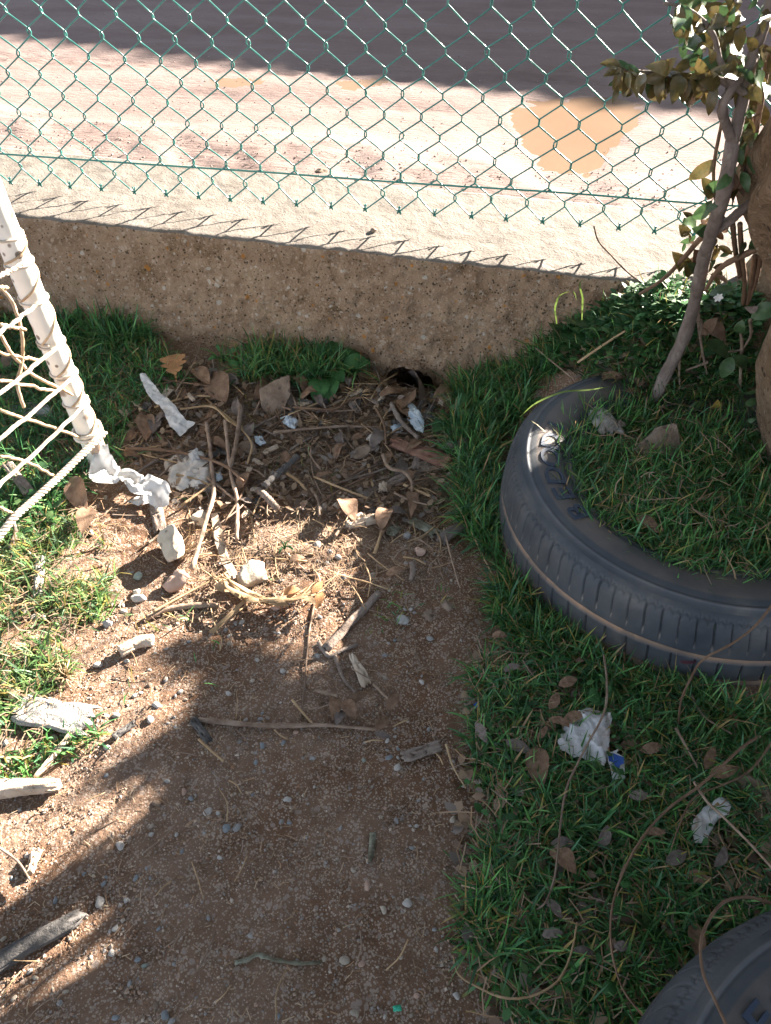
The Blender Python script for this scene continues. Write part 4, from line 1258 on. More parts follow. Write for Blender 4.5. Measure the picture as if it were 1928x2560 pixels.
sleaf((1833, 892), (1866, 922), 1.30, Gr, 2, (0, -.8, .9), 1.2); sleaf((1715, 850), (1682, 832), 1.36, Gr, 3, None, 1.2); sleaf((1760, 1005), (1712, 1032), 1.30, Gr, 1, (0, -.6, 1), .8)
sleaf((1755, 835), (1795, 795), 1.34, M_LEAFD, 1, (0, -.5, 1), 1.2); sleaf((1758, 822), (1818, 850), 1.34, M_LEAFD, 2, (0, -.5, 1), 1.3)
sleaf((1858, 800), (1848, 835), 1.28, Gr, 3, None, 1.3); sleaf((1885, 1150), (1930, 1205), 1.18, M_LEAFGR, 2, (-.3, -1, .8), 1.3)
sleaf((1862, 985), (1900, 970), 1.24, Gr, 0, None, 1.2); sleaf((1862, 1010), (1895, 1000), 1.24, Gr, 1, None, 1.2); sleaf((1868, 1055), (1892, 1045), 1.22, Gr, 2, None, 1.1)
sleaf((1780, 1020), (1795, 1000), 1.28, M_LEAFY, 2, None, 1.5)
# hanging leaves along the left-reaching branch
for i in range(64):
    t = rgL.uniform(0, 1)
    u0 = 1545 + t * 300; v0 = 172 + t * 28 + rgL.uniform(-8, 10)
    L = rgL.uniform(42, 84)
    a = math.radians(rgL.choice([rgL.uniform(55, 125), rgL.uniform(55, 125), rgL.uniform(-40, 40), rgL.uniform(150, 210)]))
    sleaf((u0, v0), (u0 + math.cos(a) * L * .8, v0 + math.sin(a) * L), 1.23 + rgL.uniform(-.03, .03), O_ if rgL.random() < .72 else Gr, wscale=rgL.uniform(.7, 1.0), dy=.03)
for (a, b, m_) in (((1552, 172), (1500, 158), O_), ((1555, 168), (1520, 150), Gr), ((1560, 175), (1508, 190), O_), ((1575, 172), (1545, 150), Gr), ((1600, 180), (1560, 160), Gr), ((1570, 190), (1520, 215), Gr),
                   ((1545, 215), (1530, 260), O_), ((1580, 215), (1565, 245), O_), ((1790, 210), (1770, 290), O_), ((1760, 205), (1725, 262), M_LEAFD)):
    sleaf(a, b, 1.22, m_, wscale=.85)
# upper bunch
for i in range(120):
    u0 = rgL.uniform(1690, 1925); v0 = rgL.uniform(-20, 165) if u0 < 1830 else rgL.uniform(-20, 230)
    if u0 < 1740 and v0 > 80: v0 -= 70
    if inpoly([(u0, v0)], [(1660, 60), (1700, -10), (1660, -20)])[0]: continue
    L = rgL.uniform(32, 70); a = rgL.uniform(0, 6.28) if rgL.random() < .5 else rgL.uniform(.8, 2.3)
    sleaf((u0, v0), (u0 + math.cos(a) * L, v0 + math.sin(a) * L), 1.24 + rgL.uniform(-.06, .10), O_ if rgL.random() < .5 else Gr, wscale=rgL.uniform(.75, 1.05), dy=.04)
# leaves along trunk side
for i in range(60):
    t = rgL.uniform(0, 1)
    u0 = 1800 + 90 * t + rgL.uniform(-20, 40); v0 = 480 - 270 * t + rgL.uniform(-25, 25)
    L = rgL.uniform(34, 66); a = rgL.uniform(.9, 2.4)
    sleaf((u0, v0), (u0 + math.cos(a) * L, v0 + math.sin(a) * L), 1.27 + rgL.uniform(-.03, .05), [O_, Gr, Gr, M_LEAFD][rgL.integers(0, 4)], wscale=rgL.uniform(.7, 1), dy=.03)
for i in range(38):
    u0 = rgL.uniform(1700, 1800); v0 = rgL.uniform(540, 690)
    L = rgL.uniform(22, 46); a = rgL.uniform(0, 6.28)
    sleaf((u0, v0), (u0 + math.cos(a) * L, v0 + math.sin(a) * L), 1.36 + rgL.uniform(-.04, .05), [O_, Gr, Gr, M_LEAFD, M_CANE][rgL.integers(0, 5)], wscale=rgL.uniform(.7, 1), dy=.03)
# small white flower
fl = empty('flower', up_plane(1795, 742, 1.30))
tag(fl, 'tiny white flower beside the grey climbing stem', 'flower')
for k in range(6):
    a = k * 1.05
    A = up_plane(1795, 742, 1.30); B = A + np.array([math.cos(a), -.4, math.sin(a)]) * .009
    inst(leaf_var(M_PETAL, k % 3, wid=.6), 'petal', leaf_matrix(A, B, (0, -1, .4)), fl)
V, F = tube(spline([up_plane(1795, 742, 1.305), up_plane(1800, 770, 1.31), up_plane(1806, 800, 1.32)], 6), .0012, 5)
mk('stalk', V, F, M_WEED, fl)

# ================================================================ STONES
slab_rock([(649, 972), (690, 950), (724, 936), (727, 985), (705, 1040), (668, 1044), (652, 1012)], (682, 1046), .95, .030, 'large angular brown rock at the foot of the wall beside the weed', M_STONE['brown'], 1)
rock(440, 1380, 84, 112, 'rock', 'cream block-shaped rock standing in the sun with a dark shadow', 'rock', M_STONE['cream'], ang=8, height=.066, seed=32, cuts=14, sink=.06, cutd=(.38, .62), amp=.04)
rock(446, 1458, 74, 58, 'rock', 'pinkish pitted rock just below the cream block-shaped rock', 'rock', M_STONE['pink'], ang=-10, height=.038, seed=33, amp=.08, cuts=12, sink=.10, cutd=(.42, .7))
rock(638, 1440, 92, 68, 'rock', 'pale lumpy rock half under the golden dry leaves', 'rock', M_STONE['cream'], ang=25, height=.05, seed=34, cuts=13, cutd=(.4, .7), amp=.07)
slab_rock([(1582, 1126), (1618, 1098), (1652, 1066), (1694, 1058), (1700, 1100), (1712, 1140), (1660, 1166), (1620, 1148)], (1660, 1172), .80, .018, 'flat triangular grey-brown stone in the grass inside the tyre', M_STONE['brown'], 2)
rock(345, 1497, 44, 19, 'rock', 'small white brick-shaped stone left of the pinkish rock', 'rock', M_STONE['white'], ang=3, height=.016, seed=36)
rock(343, 1478, 20, 18, 'rock', 'tiny white stone touching the white brick-shaped stone', 'rock', M_STONE['white'], seed=37, height=.012)
rock(505, 1295, 48, 52, 'rock', 'white wedge-shaped stone beside the leaning dry stick', 'rock', M_STONE['cream'], ang=30, height=.03, seed=38, cuts=12)
rock(40, 1735, 30, 36, 'rock', 'round salmon-coloured stone at the end of the whitish bark', 'rock', M_STONE['pink'], seed=39, height=.022, cuts=3)
rock(622, 1125, 54, 48, 'rock', 'brown knobbly stone in the twigs next to a blue scrap', 'rock', M_STONE['brown'], seed=40, height=.034)
rock(908, 1135, 66, 40, 'rock', 'oblong grey stone in the litter left of the reddish plank', 'rock', M_STONE['brown'], ang=35, height=.03, seed=41)
rock(270, 1560, 26, 20, 'rock', 'small grey triangular stone above the dry brown pod', 'rock', M_STONE['grey'], seed=42, height=.014)
rock(345, 1440, 24, 24, 'rock', 'greenish stone in the shadow of the cream rock', 'rock', M_STONE['green'], seed=43, height=.014)
rock(1890, 1985, 60, 120, 'rock', 'long rounded brown stone at the right edge of the grass', 'rock', M_STONE['brown'], ang=40, height=.045, seed=44, cuts=4)
rock(1630, 1800, 36, 34, 'rock', 'round flat grey-brown stone in the grass under the tyre', 'rock', M_STONE['brown'], seed=45, height=.02, cuts=3, sink=-.2)
rock(1050, 955, 50, 22, 'rock', 'dark stone lying in the mouth of the burrow', 'rock', M_STONE['brown'], seed=46, height=.02)
rock(1020, 1340, 26, 24, 'rock', 'small round pale knob beside the grey chip', 'rock', M_STONE['grey'], seed=47, height=.018)
rock(1050, 1378, 30, 24, 'rock', 'tan stone in the soil below the grey chip', 'rock', M_STONE['pink'], seed=48, height=.014)
rock(1008, 1548, 34, 30, 'rock', 'flat light grey stone in the shaded soil', 'rock', M_STONE['grey'], seed=49, height=.010, cuts=4)
rock(1120, 1512, 34, 34, 'rock', 'brown clod on the shaded soil near the grass edge', 'rock', M_STONE['brown'], seed=50, height=.014, amp=.12)
rock(1072, 1535, 30, 44, 'rock', 'reddish-brown clod right of the flat grey stone', 'rock', M_STONE['brown'], seed=51, height=.012, amp=.12)
rock(30, 910, 60, 70, 'rock', 'brown stone in the grass behind the goal net', 'rock', M_STONE['brown'], seed=52, height=.05)
rock(75, 1030, 130, 60, 'rock', 'flat grey stone under the goal net near the post', 'rock', M_STONE['grey'], seed=53, height=.03, cuts=12, cutd=(.4, .7))
rock(805, 425, 26, 18, 'rock', 'reddish stone lying beyond the fence wire', 'rock', M_STONE['brown'], seed=54, height=.02).location.z += ROAD_Z + .03
# re-seat the stone beyond the fence on the verge
_o = [o for o in bpy.data.objects if o.get('label') == 'reddish stone lying beyond the fence wire'][0]
_p = at_z(805, 425, ROAD_Z + .045); _o.location = Vector((_p[0], _p[1], ROAD_Z + .03))
_p = at_z(935, 575, WALL_TOP + .004)
_q = rock(935, 575, 14, 12, 'rock', 'small brown pebble lying on the pale wall top', 'rock', M_STONE['brown'], seed=55, height=.011); _q.location = Vector((_p[0], _p[1], WALL_TOP - .002))

# pebbles: countable, shared meshes
PEB = {}
def pebble_mesh(kind, k):
    if (kind, k) not in PEB:
        V, F = rock_verts(300 + k, (1, .78, .6), cuts=3 + k, sub=2, amp=.05)
        me = bpy.data.meshes.new('pebble'); me.from_pydata((V + np.array([0, 0, .18])).tolist(), [], F); me.materials.append(M_STONE[kind])
        me.polygons.foreach_set('use_smooth', np.full(len(me.polygons), True))
        PEB[(kind, k)] = me
    return PEB[(kind, k)]
KD = dict(c='cream', b='brown', p='pink', g='grey', u='blue', w='white', n='green')
DESC = dict(c='cream', b='brown', p='pinkish', g='grey', u='blue-grey', w='white', n='greenish')
peb_list = [(460, 1980, 22, 'p'), (520, 2030, 26, 'w'), (565, 2073, 28, 'u'), (592, 2070, 24, 'g'), (300, 2115, 30, 'w'), (392, 2012, 28, 'b'), (705, 2055, 20, 'g'), (725, 2058, 16, 'u'),
            (478, 1998, 16, 'u'), (455, 2130, 16, 'u'), (885, 2177, 20, 'c'), (918, 2215, 28, 'p'), (1017, 2258, 30, 'w'), (958, 2275, 26, 'c'), (862, 2402, 30, 'c'), (905, 2410, 22, 'p'),
            (628, 2342, 22, 'w'), (522, 2296, 14, 'g'), (397, 2322, 14, 'u'), (290, 2320, 22, 'w'), (275, 2330, 14, 'w'), (250, 2255, 34, 'w'), (315, 2252, 18, 'w'), (340, 2196, 18, 'u'),
            (260, 2210, 16, 'u'), (1054, 1706, 20, 'w'), (963, 1696, 16, 'c'), (795, 1640, 18, 'w'), (790, 1640, 12, 'g'), (905, 1533, 18, 'w'), (1013, 1525, 14, 'w'), (1075, 1598, 20, 'g'),
            (995, 1920, 26, 'w'), (973, 1895, 22, 'u'), (910, 1902, 14, 'n'), (995, 1895, 12, 'w'), (968, 1852, 18, 'w'), (988, 1842, 12, 'w'), (780, 1898, 18, 'g'), (640, 1908, 18, 'u'),
            (655, 1865, 22, 'u'), (650, 1800, 20, 'g'), (615, 1800, 16, 'w'), (572, 1735, 18, 'w'), (575, 1590, 16, 'w'), (574, 1610, 18, 'c'), (605, 1555, 22, 'w'), (590, 1560, 14, 'g'),
            (690, 1522, 26, 'p'), (800, 1545, 16, 'w'), (708, 1680, 20, 'w'), (318, 1655, 18, 'w'), (245, 1665, 26, 'w'), (310, 1530, 20, 'w'), (308, 1515, 16, 'w'), (390, 1765, 26, 'w'),
            (375, 1715, 18, 'b'), (390, 1722, 16, 'b'), (338, 1740, 18, 'w'), (415, 1700, 18, 'g'), (268, 1870, 20, 'w'), (160, 1840, 22, 'c'), (137, 1845, 22, 'c'), (110, 1870, 16, 'w'),
            (290, 1790, 22, 'w'), (375, 1800, 24, 'w'), (440, 1820, 16, 'w'), (280, 2385, 24, 'w'), (75, 2430, 20, 'w'), (90, 2445, 18, 'c'), (165, 2480, 18, 'c'), (150, 2508, 20, 'g'),
            (290, 2545, 20, 'u'), (415, 2540, 28, 'u'), (430, 2555, 22, 'g'), (325, 2460, 18, 'g'), (362, 2415, 18, 'n'), (345, 2400, 18, 'u'), (390, 2515, 22, 'b'), (695, 2540, 20, 'u'),
            (886, 2535, 28, 'c'), (1090, 2375, 16, 'w'), (1042, 2490, 18, 'p'), (1140, 2490, 24, 'w'), (1135, 2050, 26, 'c'), (1158, 1965, 14, 'w'), (1135, 2080, 14, 'u'), (1085, 2325, 16, 'g'),
            (845, 1395, 24, 'w'), (825, 1380, 20, 'w'), (860, 1445, 20, 'u'), (930, 1440, 22, 'c'), (795, 1365, 26, 'w'), (1015, 1410, 18, 'w'), (820, 1410, 18, 'w'), (1040, 1200, 22, 'g'),
            (720, 1180, 22, 'g'), (762, 1238, 20, 'w'), (865, 1320, 14, 'c'), (440, 1255, 24, 'w'), (418, 1248, 22, 'c'), (265, 1245, 16, 'c'), (230, 1335, 22, 'w'), (85, 1545, 26, 'w'),
            (60, 1530, 22, 'w'), (110, 1545, 24, 'w'), (20, 1900, 26, 'c'), (15, 1860, 20, 'w'), (1400, 2120, 18, 'g'), (1110, 2270, 14, 'b'), (70, 2140, 18, 'w'), (112, 2030, 14, 'c')]
rgp = np.random.default_rng(21)
def pebble(u, v, s, kd):
    P = G(u, v, -.001)
    m = s * pxm(v) * .95
    M = Matrix.Translation(Vector(P)) @ Matrix.Rotation(rgp.uniform(0, 6.28), 4, 'Z') @ Matrix.Diagonal((m, m * rgp.uniform(.8, 1.1), m * rgp.uniform(.7, 1.0), 1))
    o = inst(pebble_mesh(KD[kd], int(rgp.integers(0, 4))), 'pebble', M)
    size = 'larger' if s >= 24 else 'small' if s >= 15 else 'tiny'
    say_where(u, v, '%s %s pebble' % (size, DESC[kd]), 'pebble', '%s pebbles on the soil' % DESC[kd], o)
for q in peb_list: pebble(*q)
SOILP = [(240, 1340), (520, 1330), (1060, 1300), (1230, 1480), (1180, 1650), (1130, 1800), (1150, 2000), (1110, 2250), (1150, 2560), (0, 2560), (0, 1980), (150, 1700), (300, 1500)]
for P in sample_poly(SOILP, 150, rgp):
    uv = pix(P)[0]
    pebble(uv[0], uv[1], float(rgp.choice([10, 11, 12, 13, 15, 17])), str(rgp.choice(list('ccwggubp'))))

# ================================================================ WOOD, BARK, STICKS
log_mesh([(-60, 2445), (0, 2405), (60, 2367), (120, 2335), (165, 2312), (196, 2292)], .0135, .010, 'log', 'dark weathered log at the lower left edge', 'log', M_CHAR, amp=.16)
log_mesh([(-40, 1978), (0, 1974), (60, 1968), (110, 1965), (140, 1962)], .016, .009, 'wood_piece', 'pale split piece of wood at the left edge', 'wood', M_WOODP, amp=.2, seed=5)
slab((46, 1768), (218, 1806), 80, .007, 'bark_piece', 'thick whitish bark slab on the sunlit grass edge', 'bark', M_WBARK, seed=3, bend=.03)
slab((1455, 1000), (1530, 1085), 46, .012, 'bark_piece', 'cracked grey bark slab lying on the tyre rim grass', 'bark', M_WBARK, seed=4, lift=.03, bend=.04)
slab((1548, 1058), (1530, 1072), 26, .008, 'bark_piece', 'small grey bark flake next to the cracked bark slab', 'bark', M_WOODG, seed=5, lift=.03)
slab((982, 1106), (1126, 1158), 50, .010, 'plank', 'reddish split plank in the litter at the wall foot', 'plank', M_WOODR, seed=6, taper=(.75, 1.0), lift=.012)
slab((898, 1246), (1092, 1157), 34, .009, 'plank', 'long grey splintered plank under the reddish plank', 'plank', M_WOODG, seed=7, taper=(.45, 1.3), lift=.003)
slab((1028, 1300), (1092, 1334), 30, .004, 'bark_piece', 'pale grey pointed chip at the edge of the shade', 'bark', M_LICHEN, seed=8, taper=(.8, 1.1), lift=.010)
slab((1006, 1893), (1099, 1866), 30, .007, 'bark_piece', 'grey-brown bark chip on the shaded soil by the grass', 'bark', M_WOODG, seed=9)
slab((880, 1640), (918, 1712), 26, .008, 'bark_piece', 'jagged brown bark chip beside the forked twig', 'bark', M_WOODP, seed=10, taper=(.6, 1.1))
slab((483, 1798), (525, 1856), 20, .007, 'bark_piece', 'dark grey bark chip on the soil left of the long twig', 'bark', M_CHAR, seed=11)
slab((284, 1844), (337, 1808), 18, .006, 'bark_piece', 'dark cracked bark chip in the sunlit soil', 'bark', M_CHAR, seed=12)
slab((866, 1316), (936, 1300), 26, .012, 'wood_piece', 'broken pale stub of wood on the shade line', 'wood', M_WOODP, seed=13)
slab((1096, 1352), (1180, 1306), 34, .005, 'bark_piece', 'curled brown bark strip at the edge of the tyre grass', 'bark', M_LEAFGR, seed=14, taper=(1.2, .5), bend=.08)
slab((385, 1250), (402, 1330), 30, .006, 'bark_piece', 'dark striped bark chip under the white tissue', 'bark', M_WOODG, seed=15)
slab((528, 1582), (628, 1486), 26, .003, 'dry_leaf', 'broad brown dry leaf blade crossing the sticks', 'leaf', M_STRAW, seed=16, taper=(.5, .3), lift=.02)
slab((90, 1945), (188, 1826), 20, .008, 'wood_piece', 'bleached splinter of wood on the left grass edge', 'wood', M_WOODP, seed=17, taper=(.5, 1))
slab((20, 1160), (75, 1235), 24, .006, 'bark_piece', 'grey bark strip in the grass under the net', 'bark', M_WOODG, seed=18, lift=.03)
slab((102, 1395), (95, 1490), 22, .006, 'bark_piece', 'grey bark strip in the sunlit grass', 'bark', M_WBARK, seed=19, lift=.012)
slab((70, 2185), (95, 2128), 24, .008, 'wood_piece', 'pale chip on the sunlit soil above the dark log', 'wood', M_WOODP, seed=20)
slab((500, 1090), (535, 1020), 20, .006, 'bark_piece', 'brown bark shred beside the white paper strip', 'bark', M_LEAFD, seed=21)
log_mesh([(300, 1630), (322, 1618), (345, 1606), (384, 1600)], .0105, .0105, 'dry_pod', 'curved furry brown dry pod on the sunlit soil', 'pod', M_WOODP, amp=.10, seed=8, broken=.1)
stick([(932, 2086), (930, 2120), (925, 2152)], .0050, .0034, 'twig', 'short lichen-covered twig on the shaded soil', 'twig', M_LICHEN, rough=.2)
stick([(587, 2407), (620, 2398), (642, 2387), (668, 2394), (700, 2402), (750, 2408), (802, 2406)], .0033, .0022, 'twig', 'crooked mossy twig at the bottom of the path', 'twig', M_LICHEN, rough=.25)
log_mesh([(814, 1622), (850, 1585), (880, 1551), (912, 1522), (946, 1482)], .0085, .006, 'stick', 'dark brown stick lying diagonally across the shade edge', 'stick', M_WOODG, amp=.22, seed=11, sides=20)
stick([(498, 1800), (560, 1806), (700, 1815), (820, 1813), (900, 1820), (950, 1824)], .0048, .0025, 'twig', 'long straight twig lying across the shaded path', 'twig', M_TWIG)
stick([(796, 1605), (826, 1640), (858, 1625), (895, 1611)], .004, .003, 'twig', 'forked grey twig below the diagonal stick', 'twig', M_WOODG)
stick([(838, 1640), (848, 1670), (858, 1695), (889, 1731)], .0036, .0018, 'twig', 'thin curved twig hanging from the forked grey twig', 'twig', M_WOODG)
stick([(787, 1506), (776, 1560), (769, 1620), (760, 1725), (752, 1800)], .0022, .0014, 'twig', 'very thin dark twig running down the path', 'twig', M_TWIG)
stick([(366, 1546), (409, 1527), (482, 1514), (548, 1513)], .0055, .005, 'stick', 'brown stick left of the golden dry leaves', 'stick', M_TWIG)
# sticks of the litter heap
LIT = [([(602, 1012), (597, 1066), (581, 1147), (575, 1172)], .0055, .004, M_TWIG, 'upright-lying brown stick right of the white paper strip'),
       ([(563, 1052), (570, 1120), (578, 1188), (592, 1242), (593, 1298), (592, 1348)], .0042, .004, M_TWIG, 'long brown stick reaching from the heap into the sun'),
       ([(516, 1055), (524, 1107), (530, 1174), (535, 1228), (516, 1298), (480, 1422)], .0038, .005, M_TWIG, 'long bent stick ending bleached beside the wedge stone'),
       ([(313, 1123), (381, 1123), (462, 1134), (516, 1147), (570, 1169), (608, 1203)], .0042, .003, M_CANE, 'long curved brown vine above the crumpled paper'),
       ([(451, 1023), (530, 1017), (570, 1050), (610, 1080), (629, 1109), (619, 1158)], .0026, .002, M_STRAW, 'thin tan stem arching over the brown stone'),
       ([(648, 1225), (670, 1246), (692, 1270)], .0075, .007, M_WOODG, 'short fat brown stick in the middle of the heap'),
       ([(957, 1137), (980, 1173), (1010, 1180), (1030, 1206), (1030, 1232)], .0045, .003, M_TWIG, 'crooked tan stick below the reddish plank'),
       ([(733, 1018), (790, 1022), (835, 1023), (888, 995), (940, 995)], .003, .002, M_CANE, 'thin curved stem left of the burrow'),
       ([(683, 1081), (782, 1071), (848, 1066), (947, 1068)], .0034, .0026, M_TWIG, 'straight thin twig across the middle of the heap'),
       ([(838, 1340), (855, 1315), (876, 1288)], .0032, .002, M_TWIG, 'thin twig left of the broken stub'),
       ([(937, 1382), (948, 1350), (958, 1318)], .0034, .0028, M_STRAW, 'pale straight twig right of the broken stub'),
       ([(1010, 1212), (1040, 1225), (1075, 1240)], .003, .003, M_STRAW, 'short pale twig below the long grey plank'),
       ([(986, 1232), (1030, 1252), (1070, 1262)], .0028, .002, M_TWIG, 'thin curved twig under the long grey plank'),
       ([(660, 1215), (700, 1180), (745, 1140)], .007, .006, M_CHAR, 'dark flattish stick sloping up in the heap'),
       ([(382, 1530), (470, 1482), (574, 1428)], .0022, .0018, M_STRAW, 'long straw crossing above the brown stick'),
       ([(470, 1310), (505, 1300), (520, 1280)], .0026, .002, M_TWIG, 'thin twig behind the wedge stone'),
       ([(370, 1358), (400, 1335), (430, 1305)], .0024, .002, M_TWIG, 'thin twig under the white tissue'),
       ([(980, 1010), (1000, 1050), (1045, 1095)], .0065, .004, M_WOODG, 'grey stick against the blue-white wrapper'),
       ([(940, 1020), (960, 1060), (965, 1110)], .0032, .0024, M_CANE, 'brown stem left of the blue-white wrapper'),
       ([(1110, 1320), (1130, 1400), (1150, 1470)], .002, .0014, M_TWIG, 'thin dark twig beside the tyre grass'),
       ([(1180, 1330), (1205, 1385), (1237, 1447)], .0017, .0014, M_STRAW, 'straight straw leaning on the tyre grass'),
       ([(497, 1848), (530, 1878), (559, 1903)], .002, .0016, M_STRAW, 'thin pale twig under the dark bark chip'),
       ([(730, 1749), (760, 1785), (786, 1814)], .0022, .0016, M_STRAW, 'thin tan twig touching the long straight twig'),
       ([(934, 1710), (955, 1732), (972, 1748)], .0026, .002, M_TWIG, 'short twig pointing at the upright dry leaf'),
       ([(788, 1725), (820, 1733), (845, 1740)], .0036, .003, M_TWIG, 'short twig joined to the leaf cluster'),
       ([(0, 2120), (50, 2160), (75, 2200)], .0018, .0014, M_TWIG, 'thin twig in the sun above the dark log'),
       ([(20, 1290), (40, 1330), (25, 1370)], .005, .004, M_WOODG, 'grey stick in the grass below the rope'),
       ([(1115, 1860), (1135, 1920), (1165, 1970)], .0018, .0014, M_STRAW, 'straw at the edge of the lower grass'),
       ([(1030, 1405), (1033, 1425), (1028, 1450)], .006, .005, M_WOODG, 'stubby grey twig standing below the grey chip')]
for i, (q, r0, r1, m_, lb) in enumerate(LIT):
    stick(q, r0, r1, 'twig', lb, 'twig', m_, lift=[(.022 if q[0][1] < 1290 else .008) + .007 * math.sin(i + j) for j in range(len(q))], rough=.13)
ribbon([(538, 1283), (551, 1349), (564, 1399), (590, 1450)], [16, 26, 22, 18], 'bark_strip', 'peeling bark strip running into the golden leaves', 'bark', M_WOODP, seed=4, height=.004, lift=.008)

# random litter individuals
rgt = np.random.default_rng(33)
HEAP = [(310, 990), (480, 910), (640, 965), (760, 930), (900, 940), (1130, 960), (1170, 1120), (1130, 1290), (1000, 1310), (760, 1290), (520, 1290), (400, 1230), (330, 1150)]
RIM = [(450, 1300), (1100, 1300), (1120, 1420), (900, 1500), (800, 1470), (560, 1560), (400, 1540)]
def litter_twig(P, Lr, r, mats, label, group, lift):
    a = rgt.uniform(0, 6.28); L = rgt.uniform(*Lr)
    d = np.array([math.cos(a), math.sin(a), rgt.uniform(-.12, .12)]) * L / 2
    b = np.array([-d[1], d[0], 0]) * rgt.uniform(-.25, .25)
    z = lift + rgt.uniform(0, .012)
    Q = spline([P - d + (0, 0, z), P + b + (0, 0, z + .003), P + d + (0, 0, z)], 9)
    V, F = tube(Q, np.linspace(r, r * .7, 9), 5, rough=.15, seed=int(rgt.integers(1e6)))
    o = mk('twig', V, F, mats[int(rgt.integers(len(mats)))])
    uv = pix(P)[0]
    say_where(uv[0], uv[1], label, 'twig', group, o)
for P in sample_poly(HEAP, 190, rgt): litter_twig(P, (.04, .20), rgt.uniform(.0013, .0036), (M_TWIG, M_CANE, M_CANE, M_STRAW, M_WOODG), 'thin dry twig in the litter heap', 'twigs in the litter heap', .004)
for P in sample_poly(RIM, 50, rgt): litter_twig(P, (.03, .10), rgt.uniform(.0009, .0020), (M_STRAW, M_STRAW, M_TWIG), 'thin pale twig on sunlit soil', 'twigs on the sunlit soil', .002)
for P in sample_poly(SOILP, 60, rgt): litter_twig(P, (.02, .06), rgt.uniform(.0007, .0014), (M_STRAW, M_TWIG), 'tiny dry stem on the soil', 'tiny stems on the path', .001)
for P in sample_poly(HEAP, 46, rgt):
    uv = pix(P)[0]
    o = gleaf(uv[0], uv[1], rgt.uniform(30, 70), rgt.uniform(0, 360), 'crumpled brown leaf', [M_LEAFD, M_LEAFD, M_LEAFGR][int(rgt.integers(3))], int(rgt.integers(0, 6)), group='brown leaves in the litter heap',
          tilt=.7, lift=.012, wscale=rgt.uniform(.6, 1.1), curl=float(rgt.choice([.1, .2, .28])), wave=.05)
    say_where(uv[0], uv[1], 'crumpled brown leaf in the heap', 'leaf', 'brown leaves in the litter heap', o)
for P in sample_poly(HEAP, 48, rgt):
    uv = pix(P)[0]; a = rgt.uniform(0, 6.28); L = rgt.uniform(20, 42)
    o = slab((uv[0], uv[1]), (uv[0] + math.cos(a) * L, uv[1] + math.sin(a) * L), rgt.uniform(10, 20), .005, 'bark_piece', 'small weathered wood chip among the litter heaped at the wall foot', 'bark', [M_WOODG, M_CHAR, M_WOODP][int(rgt.integers(3))],
         group='wood chips in the litter heap', seed=int(rgt.integers(999)), lift=.012)
    say_where(uv[0], uv[1], 'small wood chip in the heap', 'bark', 'wood chips in the litter heap', o)

# ================================================================ LEAVES ON THE GROUND
def oak_leaf():
    side = [(0, .02), (.10, .03), (.18, .16), (.27, .20), (.33, .12), (.42, .27), (.52, .32), (.58, .19), (.68, .30), (.78, .30), (.84, .17), (.93, .12), (1.0, .0)]
    n = len(side)
    V = []
    for t, w in side:
        z = .10 * math.sin(t * 3.1) + .04 * math.sin(t * 9)
        V += [(t, -w, z + w * .30), (t, 0, z), (t, w, z + w * .15)]
    F = [tuple(int(k) for k in q) for q in grid_faces(n, 3)]
    k = len(V); V += [(-.16, -.01, .02), (-.16, .01, .02), (.02, .012, 0), (.02, -.012, 0)]; F.append((k, k + 1, k + 2, k + 3))
    me = bpy.data.meshes.new('oak_leaf'); me.from_pydata(V, [], F); me.materials.append(M_LEAFOAK)
    me.polygons.foreach_set('use_smooth', np.full(len(me.polygons), True))
    return me
OAK = oak_leaf()
A, B = G(440, 945, .03), G(432, 888, .035)
tag(inst(OAK, 'oak_leaf', leaf_matrix(A, B, (.1, -.5, 1), 1.25)), 'orange-brown lobed oak leaf upright in grass at the wall', 'leaf')
